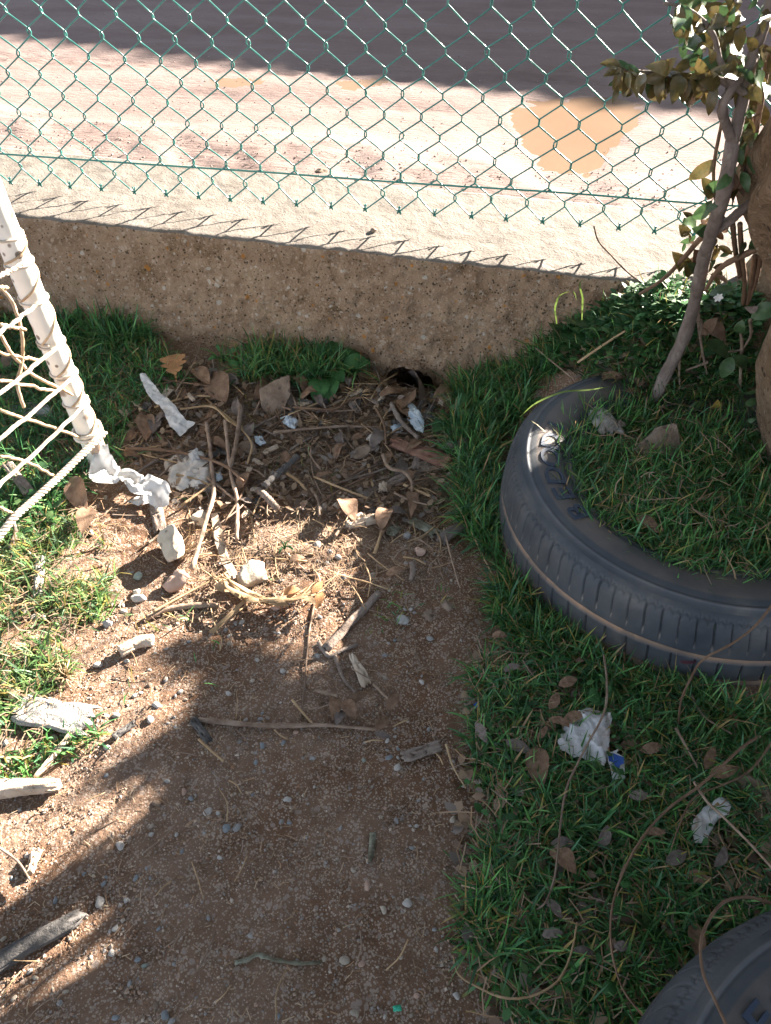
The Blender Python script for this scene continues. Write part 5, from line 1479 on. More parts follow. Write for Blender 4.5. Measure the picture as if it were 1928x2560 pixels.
NAMED = [(1204, 1832, 58, -60, M_LEAFGR, 'grey oval leaf at the grass edge'), (1297, 1868, 72, -28, M_LEAFGR, 'purplish-grey leaf left of the white crumpled paper'), (1345, 1920, 108, -80, M_LEAFD, 'large tan leaf with holes below the purplish leaf'),
         (1400, 1808, 64, -20, M_LEAFD, 'brown leaf touching the left edge of the white paper'), (1435, 1795, 62, 30, M_LEAFD, 'olive-brown leaf overlapping the white paper corner'), (1385, 1752, 48, 60, M_LEAFD, 'tan upright leaf above the white paper'),
         (1358, 1830, 40, 60, M_LEAFD, 'small olive leaf left of the white paper'), (1630, 1870, 60, 10, M_LEAFD, 'reddish-brown leaf right of the white paper'), (1408, 2155, 90, -40, M_LEAFD, 'broad tan leaf under the long thin vine'),
         (1408, 2108, 60, 0, M_LEAFGR, 'grey folded leaf above the broad tan leaf'), (1385, 2272, 66, -52, M_LEAFGR, 'grey leaf at the end of the long thin vine'), (1510, 2090, 60, 70, M_LEAFGR, 'folded brown leaf standing in the grass'),
         (1548, 2278, 40, 20, M_WEED, 'round green leaf touching the middle vine'), (1555, 2365, 44, 0, M_LEAFGR, 'round bluish leaf on the middle vine'), (1525, 2472, 46, 20, M_WEED, 'round olive leaf near the bottom vine'),
         (1460, 2378, 56, -10, M_LEAFGR, 'pale olive leaf beside the hooped vine'), (1382, 2335, 56, 10, M_LEAFGR, 'grey flat leaf below the vine end'), (1740, 2355, 90, -80, M_LEAFD, 'pointed tan leaf standing by the near tyre'),
         (1775, 1895, 64, 70, M_LEAFD, 'olive-grey leaf left of the long stone'), (1808, 1928, 74, 5, M_LEAFD, 'wide brown leaf in the vine crossing'), (1690, 2145, 60, 30, M_LEAFGR, 'grey leaf below the torn paper'),
         (1800, 2140, 60, 60, M_LEAFGR, 'curled brown leaf right of the torn paper'), (1745, 2195, 70, -10, M_LEAFD, 'dark folded leaf near the near tyre'), (1600, 1990, 56, 0, M_LEAFGR, 'dull leaf below the blue wrapper'),
         (1640, 2080, 52, 0, M_LEAFD, 'brown leaf under the middle vine'), (838, 1770, 62, -105, M_LEAFD, 'tan leaf left in the leaf cluster on the path'), (874, 1775, 56, -55, M_LEAFD, 'tan leaf middle of the leaf cluster on the path'),
         (892, 1746, 62, 28, M_LEAFD, 'tan folded leaf right in the leaf cluster on the path'), (984, 1755, 54, 60, M_LEAFD, 'upright tan leaf right of the leaf cluster'), (955, 1806, 48, 50, M_LEAFD, 'orange-tan leaf at the end of the long twig'),
         (958, 1839, 44, -10, M_LEAFGR, 'grey leaf under the end of the long twig'), (850, 1795, 44, -120, M_LEAFGR, 'dark leaf behind the leaf cluster on the path'), (993, 1284, 56, 4, M_LEAFGR, 'grey oval leaf above the grey chip'),
         (978, 985, 66, 8, M_LEAFD, 'brown leaf at the left lip of the burrow'), (1015, 1000, 50, 5, M_LEAFD, 'smooth brown leaf below the burrow'), (1110, 985, 66, 35, M_LEAFD, 'rusty leaf at the right lip of the burrow'), (1000, 1025, 50, 60, M_LEAFD, 'tan papery leaf beside the blue-white wrapper'),
         (1090, 1430, 0, 0, None, ''), (745, 1400, 42, 20, M_LEAFD, 'pale leaf on the sunlit soil right of the lumpy rock'), (990, 1428, 52, 15, M_LEAFD, 'cream leaf at the shade edge'), (545, 970, 80, -60, M_LEAFD, 'broad brown leaf at the wall foot left of the big rock'),
         (505, 940, 56, -50, M_LEAFD, 'brown leaf below the oak leaf'), (195, 1235, 90, -60, M_LEAFD, 'orange-brown curled leaf in grass below the post'), (215, 1300, 70, -110, M_LEAFD, 'tan curled leaf on the soil below the post'), (1250, 1590, 40, 0, M_LEAFD, 'brown leaf scrap in the tyre grass'),
         (1455, 1648, 34, 20, M_LEAFD, 'small reddish leaf left of the long vine top'), (1280, 1670, 44, 20, M_LEAFGR, 'grey leaf behind the straw tuft'), (1420, 1705, 52, 20, M_LEAFD, 'brown leaf in the grass above the white paper'), (1600, 1045, 0, 0, None, ''),
         (1620, 1310, 70, -40, M_LEAFD, 'tan leaf sliver in the tyre grass'), (1530, 950, 70, 10, M_LEAFD, 'brown leaf on the mound behind the tyre'), (1590, 985, 60, -15, M_LEAFD, 'tan dead leaf beside the stem foot'), (720, 1000, 44, -50, M_LEAFGR, 'grey leaf right of the large angular rock'),
         (1835, 1800, 40, -70, M_LEAFD, 'rusty leaf below the tyre at right'), (1900, 1715, 0, 0, None, '')]
for i, (u, v, L, ang, m_, lb) in enumerate(NAMED):
    if not m_: continue
    ingrass = u > 1180 or u < 260
    gleaf(u, v, L, ang, lb, m_, i % 6, lift=.026 if ingrass else .010, wscale=1.25 if 'round' in lb or 'broad' in lb else 1.0, tilt=.3)
for (u, v, L, ang) in ((1728, 1650, 56, 10), (1752, 1628, 56, 95)):
    o = gleaf(u, v, L, ang, 'dark purple leaf on the cane over the tyre, %s one' % ('lower' if ang == 10 else 'upper'), M_LEAFP, 1, lift=.06, tilt=.3)

# golden dry leaf bundle
gb = empty('dry_leaf_bundle', G(660, 1495))
tag(gb, 'bundle of golden dry strap leaves curled round the lumpy rock', 'leaf')
for i in range(18):
    j = rgt.uniform(-10, 10, 10)
    q = [(551 + j[0] * 2, 1441 + j[1]), (590 + j[2], 1470 + j[3]), (632 + j[4], 1494 + j[5]), (682 + j[6], 1505 + j[7] * .8), (740 + j[8], 1492 + j[9]), (800 + rgt.uniform(-30, 15), 1472 + rgt.uniform(-20, 15))]
    k = rgt.uniform(0, 1)
    q = q[:4] if k < .3 else q[2:] if k < .6 else q
    P = spline(np.array([G(u, v, .006 + rgt.uniform(0, .03)) for u, v in q]), 22)
    T = np.gradient(P, axis=0); T /= np.linalg.norm(T, axis=1)[:, None]
    S = np.cross(T, (rgt.uniform(-.6, .6), rgt.uniform(-.6, .6), 1.0)); S /= np.linalg.norm(S, axis=1)[:, None]
    w = rgt.uniform(.002, .005) * np.sin(np.linspace(.25, 3.0, 22))
    Vv = np.stack([P - S * w[:, None], P + np.array([0, 0, .0015]), P + S * w[:, None]], 1).reshape(-1, 3)
    mk('strap_leaf', Vv, grid_faces(22, 3), M_STRAW, gb)
for i, (u, v, a) in enumerate(((795, 1470, 60), (770, 1500, -30), (730, 1480, 20), (700, 1510, -10), (800, 1500, 70), (560, 1470, -20))):
    gleaf(u, v, 46, a, '', M_STRAW if i % 2 else M_LEAFOAK, i, lift=.02, parent=gb, name='leaf_scrap')
# straw tufts
def straw_tuft(u, v, L, n, label, spread=1.0, squash=.5):
    e = empty('straw_tuft', G(u, v)); tag(e, label, 'straw', 'dead straw tufts')
    for i in range(n):
        a = rgt.uniform(0, 6.28); l = rgt.uniform(.4, 1) * L
        P = spline(np.array([G(u + rgt.uniform(-8, 8), v + rgt.uniform(-5, 5), .004), G(u + math.cos(a) * l * .5, v + math.sin(a) * l * .5 * squash, .012 + rgt.uniform(0, .015)),
                             G(u + math.cos(a) * l, v + math.sin(a) * l * squash + rgt.uniform(-6, 6), .004 + rgt.uniform(0, .01))]), 9)
        V, F = tube(P, np.linspace(.0013, .0006, 9), 4)
        mk('stalk', V, F, M_STRAW, e)
straw_tuft(1215, 1655, 80, 40, 'flattened tan straw tuft at the grass edge left of the tyre')
straw_tuft(160, 1690, 60, 30, 'pale dead straw tuft above the whitish bark slab', squash=.9)
straw_tuft(800, 1055, 60, 26, 'orange-brown straw curl in the litter heap', squash=.6)
straw_tuft(900, 985, 80, 26, 'dry brown straw spread left of the burrow', squash=.5)

# ================================================================ LITTER: PAPER AND PLASTIC
ribbon([(358, 938), (385, 985), (420, 1020), (447, 1060), (470, 1078)], [14, 26, 30, 34, 52], 'paper_strip', 'long twisted white paper strip on grass left of the heap', 'paper', M_PAPER, seed=2, height=.007, zs=[.045, .04, .03, .022, .014])
sheet([(412, 1160), (445, 1138), (500, 1128), (525, 1150), (535, 1190), (532, 1225), (510, 1235), (480, 1222), (450, 1232), (425, 1215), (414, 1185)], 'paper_wad', 'stained crumpled tan-white paper among the twigs', 'paper', M_PAPERD, height=.017, seed=12, folds=7)
sheet([(470, 1138), (494, 1124), (500, 1150), (480, 1158)], 'paper_scrap', 'grey-white paper corner above the stained crumpled paper', 'paper', M_PAPER, height=.012, seed=13, lift=.02)
ribbon([(252, 1130), (258, 1170), (285, 1205), (320, 1200), (350, 1222), (385, 1225), (402, 1250), (408, 1275)], [34, 58, 76, 60, 56, 60, 58, 30], 'tissue', 'white twisted tissue lying at the foot of the goal post', 'tissue', M_PAPER, seed=5, height=.013, lift=.012, n=60, m=11, twist=.35, rough=.4,
       zs=[.05, .028, .016, .018, .022, .02, .014, .008])
sheet([(320, 1258), (340, 1245), (380, 1238), (378, 1255), (345, 1268)], 'tissue_scrap', 'pale grey flap of tissue below the white twisted tissue', 'tissue', M_PAPER, height=.010, seed=15)
sheet([(1392, 1860), (1410, 1820), (1440, 1785), (1462, 1772), (1490, 1782), (1528, 1788), (1522, 1840), (1518, 1890), (1508, 1920), (1480, 1905), (1430, 1895), (1400, 1880)], 'crumpled_paper', 'large white crumpled paper in the grass below the tyre', 'paper', M_PAPERS, height=.018, seed=16, lift=.02, folds=8)
sheet([(1735, 2110), (1725, 2060), (1760, 2020), (1800, 1995), (1828, 2010), (1820, 2040), (1790, 2055), (1772, 2090), (1760, 2108)], 'torn_paper', 'small torn stained paper under the right-hand vine', 'paper', M_PAPERS, height=.010, seed=17, lift=.02, folds=7)
sheet([(1010, 1030), (1025, 1005), (1042, 1020), (1060, 1050), (1058, 1085), (1040, 1078), (1022, 1055)], 'wrapper', 'blue-white crumpled wrapper below the burrow', 'wrapper', M_BLUEB, height=.009, seed=18, lift=.014)
sheet([(975, 1068), (1000, 1060), (1008, 1078), (985, 1088)], 'wrapper', 'small pale blue scrap left of the crumpled wrapper', 'wrapper', M_BLUEB, height=.008, seed=19, lift=.012)
sheet([(700, 1048), (725, 1040), (745, 1055), (738, 1075), (712, 1065)], 'wrapper', 'torn white and pale blue scrap below the big rock', 'wrapper', M_BLUEB, height=.010, seed=20, lift=.012)
sheet([(636, 1092), (655, 1095), (666, 1108), (650, 1118), (640, 1108)], 'wrapper', 'pale blue scrap beside the knobbly brown stone', 'wrapper', M_BLUEB, height=.008, seed=21, lift=.014)
sheet([(930, 1085), (955, 1078), (950, 1092), (925, 1105), (915, 1100)], 'paper_scrap', 'small dirty cream paper scrap in the litter', 'paper', M_PAPERD, height=.008, seed=22, lift=.014)
sheet([(538, 1185), (552, 1182), (558, 1200), (542, 1205)], 'paper_scrap', 'blue-white paper scrap right of the stained crumpled paper', 'paper', M_BLUEB, height=.006, seed=23, lift=.012)
sheet([(965, 1320), (990, 1312), (1005, 1325), (985, 1342), (966, 1338)], 'paper_scrap', 'pale grey rounded scrap left of the grey chip', 'paper', M_LICHEN, height=.006, seed=24, lift=.006)
sheet([(610, 1415), (622, 1406), (634, 1415), (630, 1430), (618, 1432)], 'plastic_bit', 'bright green plastic bit beside the lumpy rock', 'plastic', M_GREENB, height=.006, seed=25, lift=.006)
sheet([(1184, 1762), (1192, 1756), (1198, 1765), (1190, 1772)], 'plastic_bit', 'tiny bright blue bit in the grass edge', 'plastic', M_BLUED, height=.004, seed=26, lift=.02)
sheet([(982, 2516), (1002, 2512), (1004, 2528), (984, 2530)], 'plastic_bit', 'small green flake at the bottom of the path', 'plastic', M_GREENB, height=.003, seed=27, lift=.004)
# printed wrapper fragment: white card with blue and green print
wf = empty('wrapper_fragment', G(1530, 1935))
tag(wf, 'torn white wrapper fragment printed blue and green in the grass', 'wrapper')
def flat_patch(px, lift, mat, name):
    V = np.array([G(u, v, 0.0) for u, v in px]); zc = G(1530, 1935, .03)[2]
    V[:, 2] = zc + lift + (V[:, 1] - V[:, 1].mean()) * .12
    n = len(V)
    V2 = V - np.array([0, 0, .0008])
    F = [tuple(range(n)), tuple(range(2 * n - 1, n - 1, -1))] + [(i, i + n, (i + 1) % n + n, (i + 1) % n) for i in range(n)]
    return mk(name, np.r_[V, V2], F, mat, wf, smooth=False)
flat_patch([(1508, 1906), (1520, 1903), (1536, 1895), (1531, 1905), (1550, 1914), (1553, 1968), (1540, 1966), (1522, 1971), (1517, 1945), (1510, 1925)], 0, M_PAPER, 'card')
flat_patch([(1510, 1909), (1520, 1906), (1530, 1910), (1549, 1916), (1550, 1930), (1541, 1934), (1536, 1944), (1527, 1938), (1522, 1928), (1512, 1926)], .0015, M_BLUED, 'blue_print')
flat_patch([(1516, 1937), (1528, 1940), (1538, 1946), (1546, 1945), (1552, 1962), (1536, 1958), (1521, 1952)], .0017, M_WEED, 'green_print')

# ================================================================ VINES OVER THE GRASS
def vine(pxs, r0, r1, label, lifts, mat=M_CANE):
    stick(pxs, r0, r1, 'vine', label, 'vine', mat, lift=lifts, n=60, sides=7, rough=.10)
vine([(1510, 1638), (1517, 1698), (1510, 1782), (1468, 1862), (1443, 1911), (1418, 1966), (1403, 2048), (1395, 2127), (1382, 2211), (1361, 2260), (1340, 2275)], 0.0019, 0.0013, 'long thin vine lying across the white paper and the grass',
     [.05, .06, .07, .06, .05, .045, .04, .045, .04, .035, .02], M_TWIG)
vine([(1134, 2390), (1145, 2432), (1198, 2469), (1271, 2496), (1345, 2485), (1398, 2448), (1429, 2380), (1443, 2306)], 0.0016, 0.0013, 'hoop-shaped pale vine at the bottom of the grass', [.004, .01, .015, .03, .04, .045, .05, .05], M_STRAW)
vine([(1900, 1840), (1862, 1863), (1800, 1920), (1751, 1963), (1672, 2021), (1609, 2090), (1566, 2164), (1535, 2248), (1527, 2306), (1532, 2390), (1556, 2469), (1630, 2565)], 0.0022, 0.0013, 'long curving vine from the right edge down to the near tyre',
     [.04, .05, .05, .055, .06, .06, .055, .05, .05, .05, .045, .04], M_CANE)
vine([(1735, 1955), (1765, 2000), (1814, 2048), (1872, 2106), (1935, 2175)], 0.0020, 0.0016, 'straight vine sloping down to the right edge above the near tyre', [.05, .055, .06, .07, .08], M_TWIG)
vine([(1935, 1850), (1870, 1930), (1800, 1965), (1740, 1990), (1700, 2060), (1670, 2150)], 0.0019, 0.0008, 'thin brown vine tangled with the curving vine', [.045, .04, .05, .05, .05, .03], M_CANE)
stick([(1940, 2262), (1872, 2243), (1814, 2253), (1772, 2301), (1751, 2380), (1761, 2443), (1788, 2501), (1822, 2575)], .0020, .0016, 'vine', 'arched reddish vine crossing the near tyre', 'vine', M_CANE, absz=[.16, .17, .18, .19, .205, .21, .215, .22], n=50)
stick([(1940, 1500), (1885, 1568), (1825, 1612), (1766, 1643), (1725, 1700), (1705, 1745), (1695, 1822)], .0019, .0016, 'cane', 'brown cane with a purple leaf pair crossing the tyre front', 'cane', M_CANE, absz=[.26, .235, .215, .19, .13, .09, .02], n=50)
stick([(1690, 1820), (1715, 1865), (1745, 1920)], .0026, .0014, 'vine', 'short forked brown vine below the tyre', 'vine', M_TWIG, lift=[.03, .035, .03])
stick([(1730, 1740), (1760, 1790), (1830, 1835)], .0022, .0016, 'vine', 'thin pale vine under the tyre at right', 'vine', M_TWIG, lift=[.03, .03, .03])
stick([(1445, 906), (1500, 868), (1563, 827)], .0030, .0022, 'straw', 'pale straw stem over the mound behind the tyre', 'straw', M_STRAW, lift=[.05, .06, .06])
stick([(1340, 870), (1400, 920), (1450, 960)], .0018, .0014, 'straw', 'thin brown stem leaning over the tyre back', 'straw', M_TWIG, lift=[.06, .06, .05])
# ================================================================ GRASS AND OTHER UNCOUNTABLE COVER
GREENS = np.array([(.070, .205, .055), (.095, .245, .060), (.055, .170, .060), (.13, .26, .085), (.08, .19, .095)])
YELL = np.array([(.30, .24, .06), (.36, .26, .10), (.22, .22, .05), (.33, .22, .12)])
def blades(P, h, w, rng, yellow=.08, ytip=.15, lean=.55, curl=.8, tint=(1, 1, 1), clump=None, dirbias=None, name='grass'):
    """arched grass blades as one mesh: 4 levels + tip"""
    n = len(P)
    H = (.35 + .9 * rng.random(n) ** 1.5) * h; Wd = rng.uniform(.5, 1.35, n) * w
    a = rng.uniform(0, 2 * np.pi, n)
    if dirbias is not None:
        k = rng.random(n) < .5
        a = np.where(k, dirbias + rng.normal(0, .7, n), a)
    D = np.stack([np.cos(a), np.sin(a), 0 * a], -1)
    S = np.stack([-np.sin(a + rng.normal(0, .5, n)), np.cos(a + rng.normal(0, .5, n)), 0 * a], -1)
    le = np.abs(rng.normal(0, 1, n)) * lean; cu = rng.uniform(0, 1, n) * curl
    lv = np.array([0, .3, .58, .82, 1.0]); wl_ = np.array([.75, 1.0, .85, .55, 0])
    V = np.zeros((n, 9, 3)); c = np.zeros((n, 9, 3))
    ye = rng.random(n) < yellow
    g = GREENS[rng.integers(0, len(GREENS), n)] * (.55 + 1.15 * rng.random((n, 1)) ** 1.8) * np.array(tint)
    yc = YELL[rng.integers(0, len(YELL), n)] * rng.uniform(.8, 1.2, (n, 1))
    g = np.where(ye[:, None], yc, g)
    tipm = (rng.random(n) < ytip)[:, None]
    i = 0
    for k, (t, ww) in enumerate(zip(lv, wl_)):
        th = le + cu * t * 1.5
        hx = H * t * np.sin(np.clip(th, 0, 2.0)); hz = H * t * np.cos(np.clip(th, 0, 1.75))
        C = P + D * hx[:, None]
        C[:, 2] = np.maximum(P[:, 2] + hz, P[:, 2] + .003 * t)
        cc = np.where(tipm & (t > .6), yc, g)
        if t == 0: cc = cc * .9 + np.array([.05, .05, .02])
        if k < 4:
            V[:, i] = C - S * (Wd * ww * .5)[:, None]; V[:, i + 1] = C + S * (Wd * ww * .5)[:, None]
            c[:, i] = cc; c[:, i + 1] = cc; i += 2
        else:
            V[:, i] = C; c[:, i] = cc
    b = np.arange(n)[:, None] * 9
    q = np.array([[0, 1, 3], [0, 3, 2], [2, 3, 5], [2, 5, 4], [4, 5, 7], [4, 7, 6], [6, 7, 8]])
    F = (b[:, None] + q[None]).reshape(-1, 3)
    return V.reshape(-1, 3), F, c.reshape(-1, 3)
def lawn(name, label, poly, n, h, w, seed, dens=None, warp=55.0, **kw):
    rg = np.random.default_rng(seed)
    P = sample_poly(poly, n, rg, dens, warp)
    P[:, 2] -= .003
    # blades inside the rubber are dropped
    d = np.hypot(P[:, 0] - TYRE_C[0], P[:, 1] - TYRE_C[1]); P = P[(d < .285) | (d > .362) | (P[:, 2] > .145)]
    d = np.hypot(P[:, 0] - T2C[0], P[:, 1] - T2C[1]); P = P[(d < .20) | (d > .352)]
    V, F, c = blades(P, h, w, rg, **kw)
    o = mk(name, V, F, M_GRASS, col=c, smooth=True)
    return tag(o, label, 'grass', kind='stuff')
def tufty(lam, lo, hi, seed, floor=0.0):
    return lambda x, y: np.clip((fbm(x, y, lam, 2, seed) - lo) / (hi - lo), floor, 1)
lawn('grass', 'dark green grass in the shade behind the goal post', [(-60, 770), (120, 770), (330, 800), (420, 880), (480, 960), (400, 1000), (345, 1080), (310, 1140), (230, 1230), (100, 1330), (-60, 1400)], 7500, .062, .0034, 401,
     tufty(.10, -.75, .1, 402, .12), yellow=.05)
lawn('grass', 'taller grass tufts against the wall foot at left', [(110, 770), (330, 790), (385, 845), (330, 880), (150, 850)], 900, .105, .004, 403, tufty(.05, -.3, .3, 404), yellow=.03, lean=.3)
lawn('grass', 'grass tufts along the wall foot beside the broad-leaved weed', [(545, 880), (640, 865), (760, 880), (880, 900), (930, 925), (860, 965), (760, 985), (640, 960), (560, 925)], 1500, .085, .0036, 405, tufty(.05, -.5, .2, 406), yellow=.08, lean=.35)
lawn('grass', 'lush green grass between the burrow and the tyre', [(1130, 960), (1170, 890), (1260, 840), (1420, 820), (1440, 920), (1330, 990), (1270, 1090), (1250, 1200), (1270, 1370), (1350, 1500), (1290, 1480), (1200, 1420), (1150, 1290), (1110, 1180), (1120, 1080)],
     6500, .082, .0036, 407, tufty(.08, -.9, -.1, 408, .25), yellow=.07, lean=.45)
lawn('grass', 'green grass below the big tyre in the shade', [(1245, 1440), (1330, 1500), (1480, 1620), (1650, 1720), (1960, 1800), (1960, 2320), (1640, 2580), (1290, 2600), (1235, 2480), (1165, 2350), (1185, 2200), (1230, 2060), (1200, 1900), (1175, 1800), (1195, 1700), (1260, 1620), (1260, 1520)],
     22000, .058, .0030, 409, tufty(.07, -.55, .30, 410, .06), yellow=.08, ytip=.15, lean=.72, curl=1.0)
lawn('grass', 'longer grass hugging the front of the big tyre', [(1230, 1440), (1300, 1470), (1420, 1580), (1560, 1660), (1760, 1740), (1940, 1770), (1940, 1830), (1700, 1790), (1500, 1730), (1330, 1640), (1250, 1560)], 3200, .075, .0034, 411, tufty(.06, -.7, .1, 412, .1), yellow=.12)
rgi = np.random.default_rng(413)
q = rgi.uniform(-.285, .285, (30000, 2)); q = q[np.hypot(*q.T) < .285][:17000]
P = np.c_[q + TYRE_C, np.zeros(len(q))]; P[:, 2] = gz(P[:, 0], P[:, 1]) - .003
kk = tufty(.08, -.95, .0, 414, .2)(P[:, 0], P[:, 1]); P = P[rgi.random(len(P)) < kk]
V, F, c = blades(P, .066, .0030, rgi, yellow=.06, ytip=.16, lean=.5, tint=(.95, .95, .85))
tag(mk('grass', V, F, M_GRASS, col=c), 'yellow-tipped grass growing inside the tyre ring', 'grass', kind='stuff')
lawn('grass', 'bright sunlit grass along the left edge', [(-60, 1330), (60, 1290), (150, 1270), (240, 1330), (300, 1420), (300, 1500), (240, 1570), (190, 1650), (130, 1720), (60, 1760), (-60, 1760)], 4200, .044, .0028, 415, tufty(.08, -.42, .35, 416, .02), yellow=.16, lean=.8, tint=(1.5, 1.05, 1.15))  # tint puts the yellow look of sunlight into the blade colour
lawn('grass', 'sparse grass at the left edge below the whitish bark', [(-60, 1760), (40, 1800), (220, 1830), (230, 1880), (120, 1900), (50, 1960), (-60, 2000)], 700, .032, .003, 417, tufty(.06, -.2, .5, 418, .0), yellow=.15, lean=.8)
lawn('grass', 'stray blades on the soil', [(200, 1330), (330, 1500), (560, 1500), (760, 1400), (1000, 1330), (1200, 1500), (1150, 1800), (600, 1700), (300, 1760), (200, 1700)], 130, .03, .0022, 419, tufty(.07, .1, .5, 420, .0), yellow=.4, lean=.9)
lawn('grass', 'grass and sprouts over the mound behind the tyre', [(1230, 880), (1420, 800), (1600, 720), (1760, 640), (1900, 700), (1900, 1000), (1700, 1000), (1500, 960), (1350, 930)], 5200, .070, .0028, 421, tufty(.08, -.8, .1, 422, .2), yellow=.12)
lawn('grass', 'few blades in the litter heap', HEAP, 300, .04, .0022, 423, tufty(.06, 0, .5, 424, .0), yellow=.5, lean=.9)
# tall bright blades on the mound catching the sun
for i, (q, lb) in enumerate((([(1455, 800), (1457, 750), (1460, 700), (1490, 702)], 'tall bright blade bent over against the wall'), ([(1392, 810), (1390, 760), (1405, 735), (1430, 728), (1442, 750)], 'bright hooked blade against the wall'))):
    y = 1.50
    P = spline(np.array([up_plane(u, v, y) for u, v in q]), 16)
    S = np.array([1.0, 0, 0]); w = .0020 * np.sin(np.linspace(.5, 3.0, 16))
    Vv = np.stack([P - S * w[:, None], P + S * w[:, None]], 1).reshape(-1, 3)
    tag(mk('grass_blade', Vv, grid_faces(16, 2), M_BLADE), lb, 'grass')
# long blade arched over the tyre
P = spline(np.array([at_z(1300, 1042, .17), at_z(1345, 1005, .23), at_z(1400, 982, .26), at_z(1470, 975, .25), at_z(1525, 966, .22)]), 24)
w = .0018 * np.sin(np.linspace(.6, 3.05, 24)); S = np.array([0, .6, .8])
tag(mk('grass_blade', np.stack([P - S * w[:, None], P + S * w[:, None]], 1).reshape(-1, 3), grid_faces(24, 2), M_BLADE), 'long green blade arching over the back of the tyre', 'grass')

# small-leaved ground cover on the mound (uncountable)
rgc = np.random.default_rng(430)
def cover(name, label, poly, n, size, seed, cols, hgt=.03, dens=None):
    rg = np.random.default_rng(seed)
    P = sample_poly(poly, n, rg, dens)
    d = np.hypot(P[:, 0] - TYRE_C[0], P[:, 1] - TYRE_C[1]); P = P[(d < .26) | (d > .37) | (P[:, 2] > .145)]
    n = len(P)
    P[:, 2] += rg.uniform(.004, hgt, n)
    a = rg.uniform(0, 6.28, n); el = rg.uniform(-.1, .6, n)
    d = np.stack([np.cos(a) * np.cos(el), np.sin(a) * np.cos(el), np.sin(el)], -1)
    s = np.stack([-np.sin(a), np.cos(a), rg.uniform(-.4, .4, n)], -1)
    L = size * rg.uniform(.6, 1.4, n)[:, None]
    up = np.cross(d, s)
    V = np.stack([P, P + d * L * .35 + s * L * .28 + up * L * .06, P + d * L * .75 + s * L * .22 + up * L * .04, P + d * L, P + d * L * .75 - s * L * .22 + up * L * .04, P + d * L * .35 - s * L * .28 + up * L * .06], 1)
    b = np.arange(n)[:, None] * 6
    F = (b[:, None] + np.array([[0, 1, 5], [1, 2, 5], [2, 4, 5], [2, 3, 4]])[None]).reshape(-1, 3)
    c = np.repeat(cols[rg.integers(0, len(cols), n)] * rg.uniform(.7, 1.3, (n, 1)), 6, 0)
    o = mk(name, V.reshape(-1, 3), F, M_GRASS, col=c, smooth=False)
    return tag(o, label, 'ground cover', kind='stuff')
CLO = np.array([(.045, .13, .035), (.06, .15, .05), (.035, .10, .035), (.08, .15, .05)])
cover('ground_cover', 'low clover-like cover over the mound behind the tyre', [(1260, 900), (1400, 810), (1560, 750), (1640, 700), (1740, 620), (1880, 640), (1880, 960), (1700, 990), (1560, 950), (1400, 930)], 3800, .020, 431, CLO, .05, tufty(.06, -.5, .3, 439, .1))
cover('ground_cover', 'small weeds scattered through the lower grass', [(1240, 1560), (1500, 1650), (1940, 1800), (1940, 2300), (1640, 2560), (1240, 2560), (1180, 2100), (1160, 1800)], 420, .015, 432, CLO, .03, tufty(.1, -.2, .4, 433, .1))
cover('ground_cover', 'small weeds under the goal net', [(-60, 800), (330, 830), (400, 950), (300, 1150), (150, 1330), (-60, 1500)], 500, .018, 434, CLO, .03, tufty(.1, -.2, .4, 435, .1))
DEAD = np.array([(.20, .13, .085), (.28, .19, .125), (.16, .11, .08), (.34, .25, .17), (.24, .20, .17)])
cover('leaf_fragments', 'small dead leaf fragments in the litter heap', HEAP, 1500, .016, 436, DEAD, .014)
cover('leaf_fragments', 'small dead leaf fragments in the lower grass', [(1180, 1650), (1600, 1700), (1940, 1820), (1940, 2320), (1640, 2560), (1200, 2560), (1130, 2100)], 500, .022, 437, DEAD, .012)
cover('leaf_fragments', 'small dead leaf fragments on the mound', [(1300, 900), (1600, 760), (1860, 760), (1860, 1000), (1500, 970)], 900, .022, 438, DEAD, .03)

# fibres: dead grass, needles
def fibres(name, label, poly, n, L, w, seed, lift=.006, cols=None, dens=None):
    rg = np.random.default_rng(seed)
    P = sample_poly(poly, n, rg, dens); n = len(P)
    P[:, 2] += rg.uniform(.0015, lift, n)
    a = rg.uniform(0, 6.28, n); l = rg.uniform(.4, 1.3, n) * L
    d = np.stack([np.cos(a), np.sin(a), rg.normal(0, .12, n)], -1) * l[:, None] * .5
    s = np.stack([-np.sin(a), np.cos(a), 0 * a], -1)
    b = s * (rg.normal(0, .12, n) * l)[:, None]
    ww = s * (w * rg.uniform(.6, 1.4, n) * .5)[:, None]
    up = np.array([0, 0, 1.0]) * w * .5
    V = np.stack([P - d - ww, P - d + ww, P + b - ww + up, P + b + ww + up, P + d - ww, P + d + ww], 1)
    q = np.array([[0, 1, 3], [0, 3, 2], [2, 3, 5], [2, 5, 4]])
    F = (np.arange(n)[:, None, None] * 6 + q[None]).reshape(-1, 3)
    c = np.repeat(cols[rg.integers(0, len(cols), n)] * rg.uniform(.65, 1.3, (n, 1)), 6, 0)
    return tag(mk(name, V.reshape(-1, 3), F, M_GRIT, col=c, smooth=False), label, 'plant debris', kind='stuff')
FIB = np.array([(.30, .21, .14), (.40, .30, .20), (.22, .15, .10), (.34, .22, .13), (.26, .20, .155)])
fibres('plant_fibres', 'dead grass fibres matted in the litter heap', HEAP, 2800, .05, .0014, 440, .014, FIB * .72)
fibres('plant_fibres', 'dead grass fibres on the sunlit soil', RIM, 900, .04, .0012, 441, .006, FIB)
fibres('plant_fibres', 'tiny dead fibres over the bare path', SOILP, 1500, .015, .0010, 442, .003, FIB)
fibres('plant_fibres', 'dead blades in the lower grass', [(1180, 1600), (1600, 1680), (1940, 1800), (1940, 2320), (1640, 2560), (1200, 2560), (1130, 2100)], 1300, .04, .0014, 443, .028, FIB)
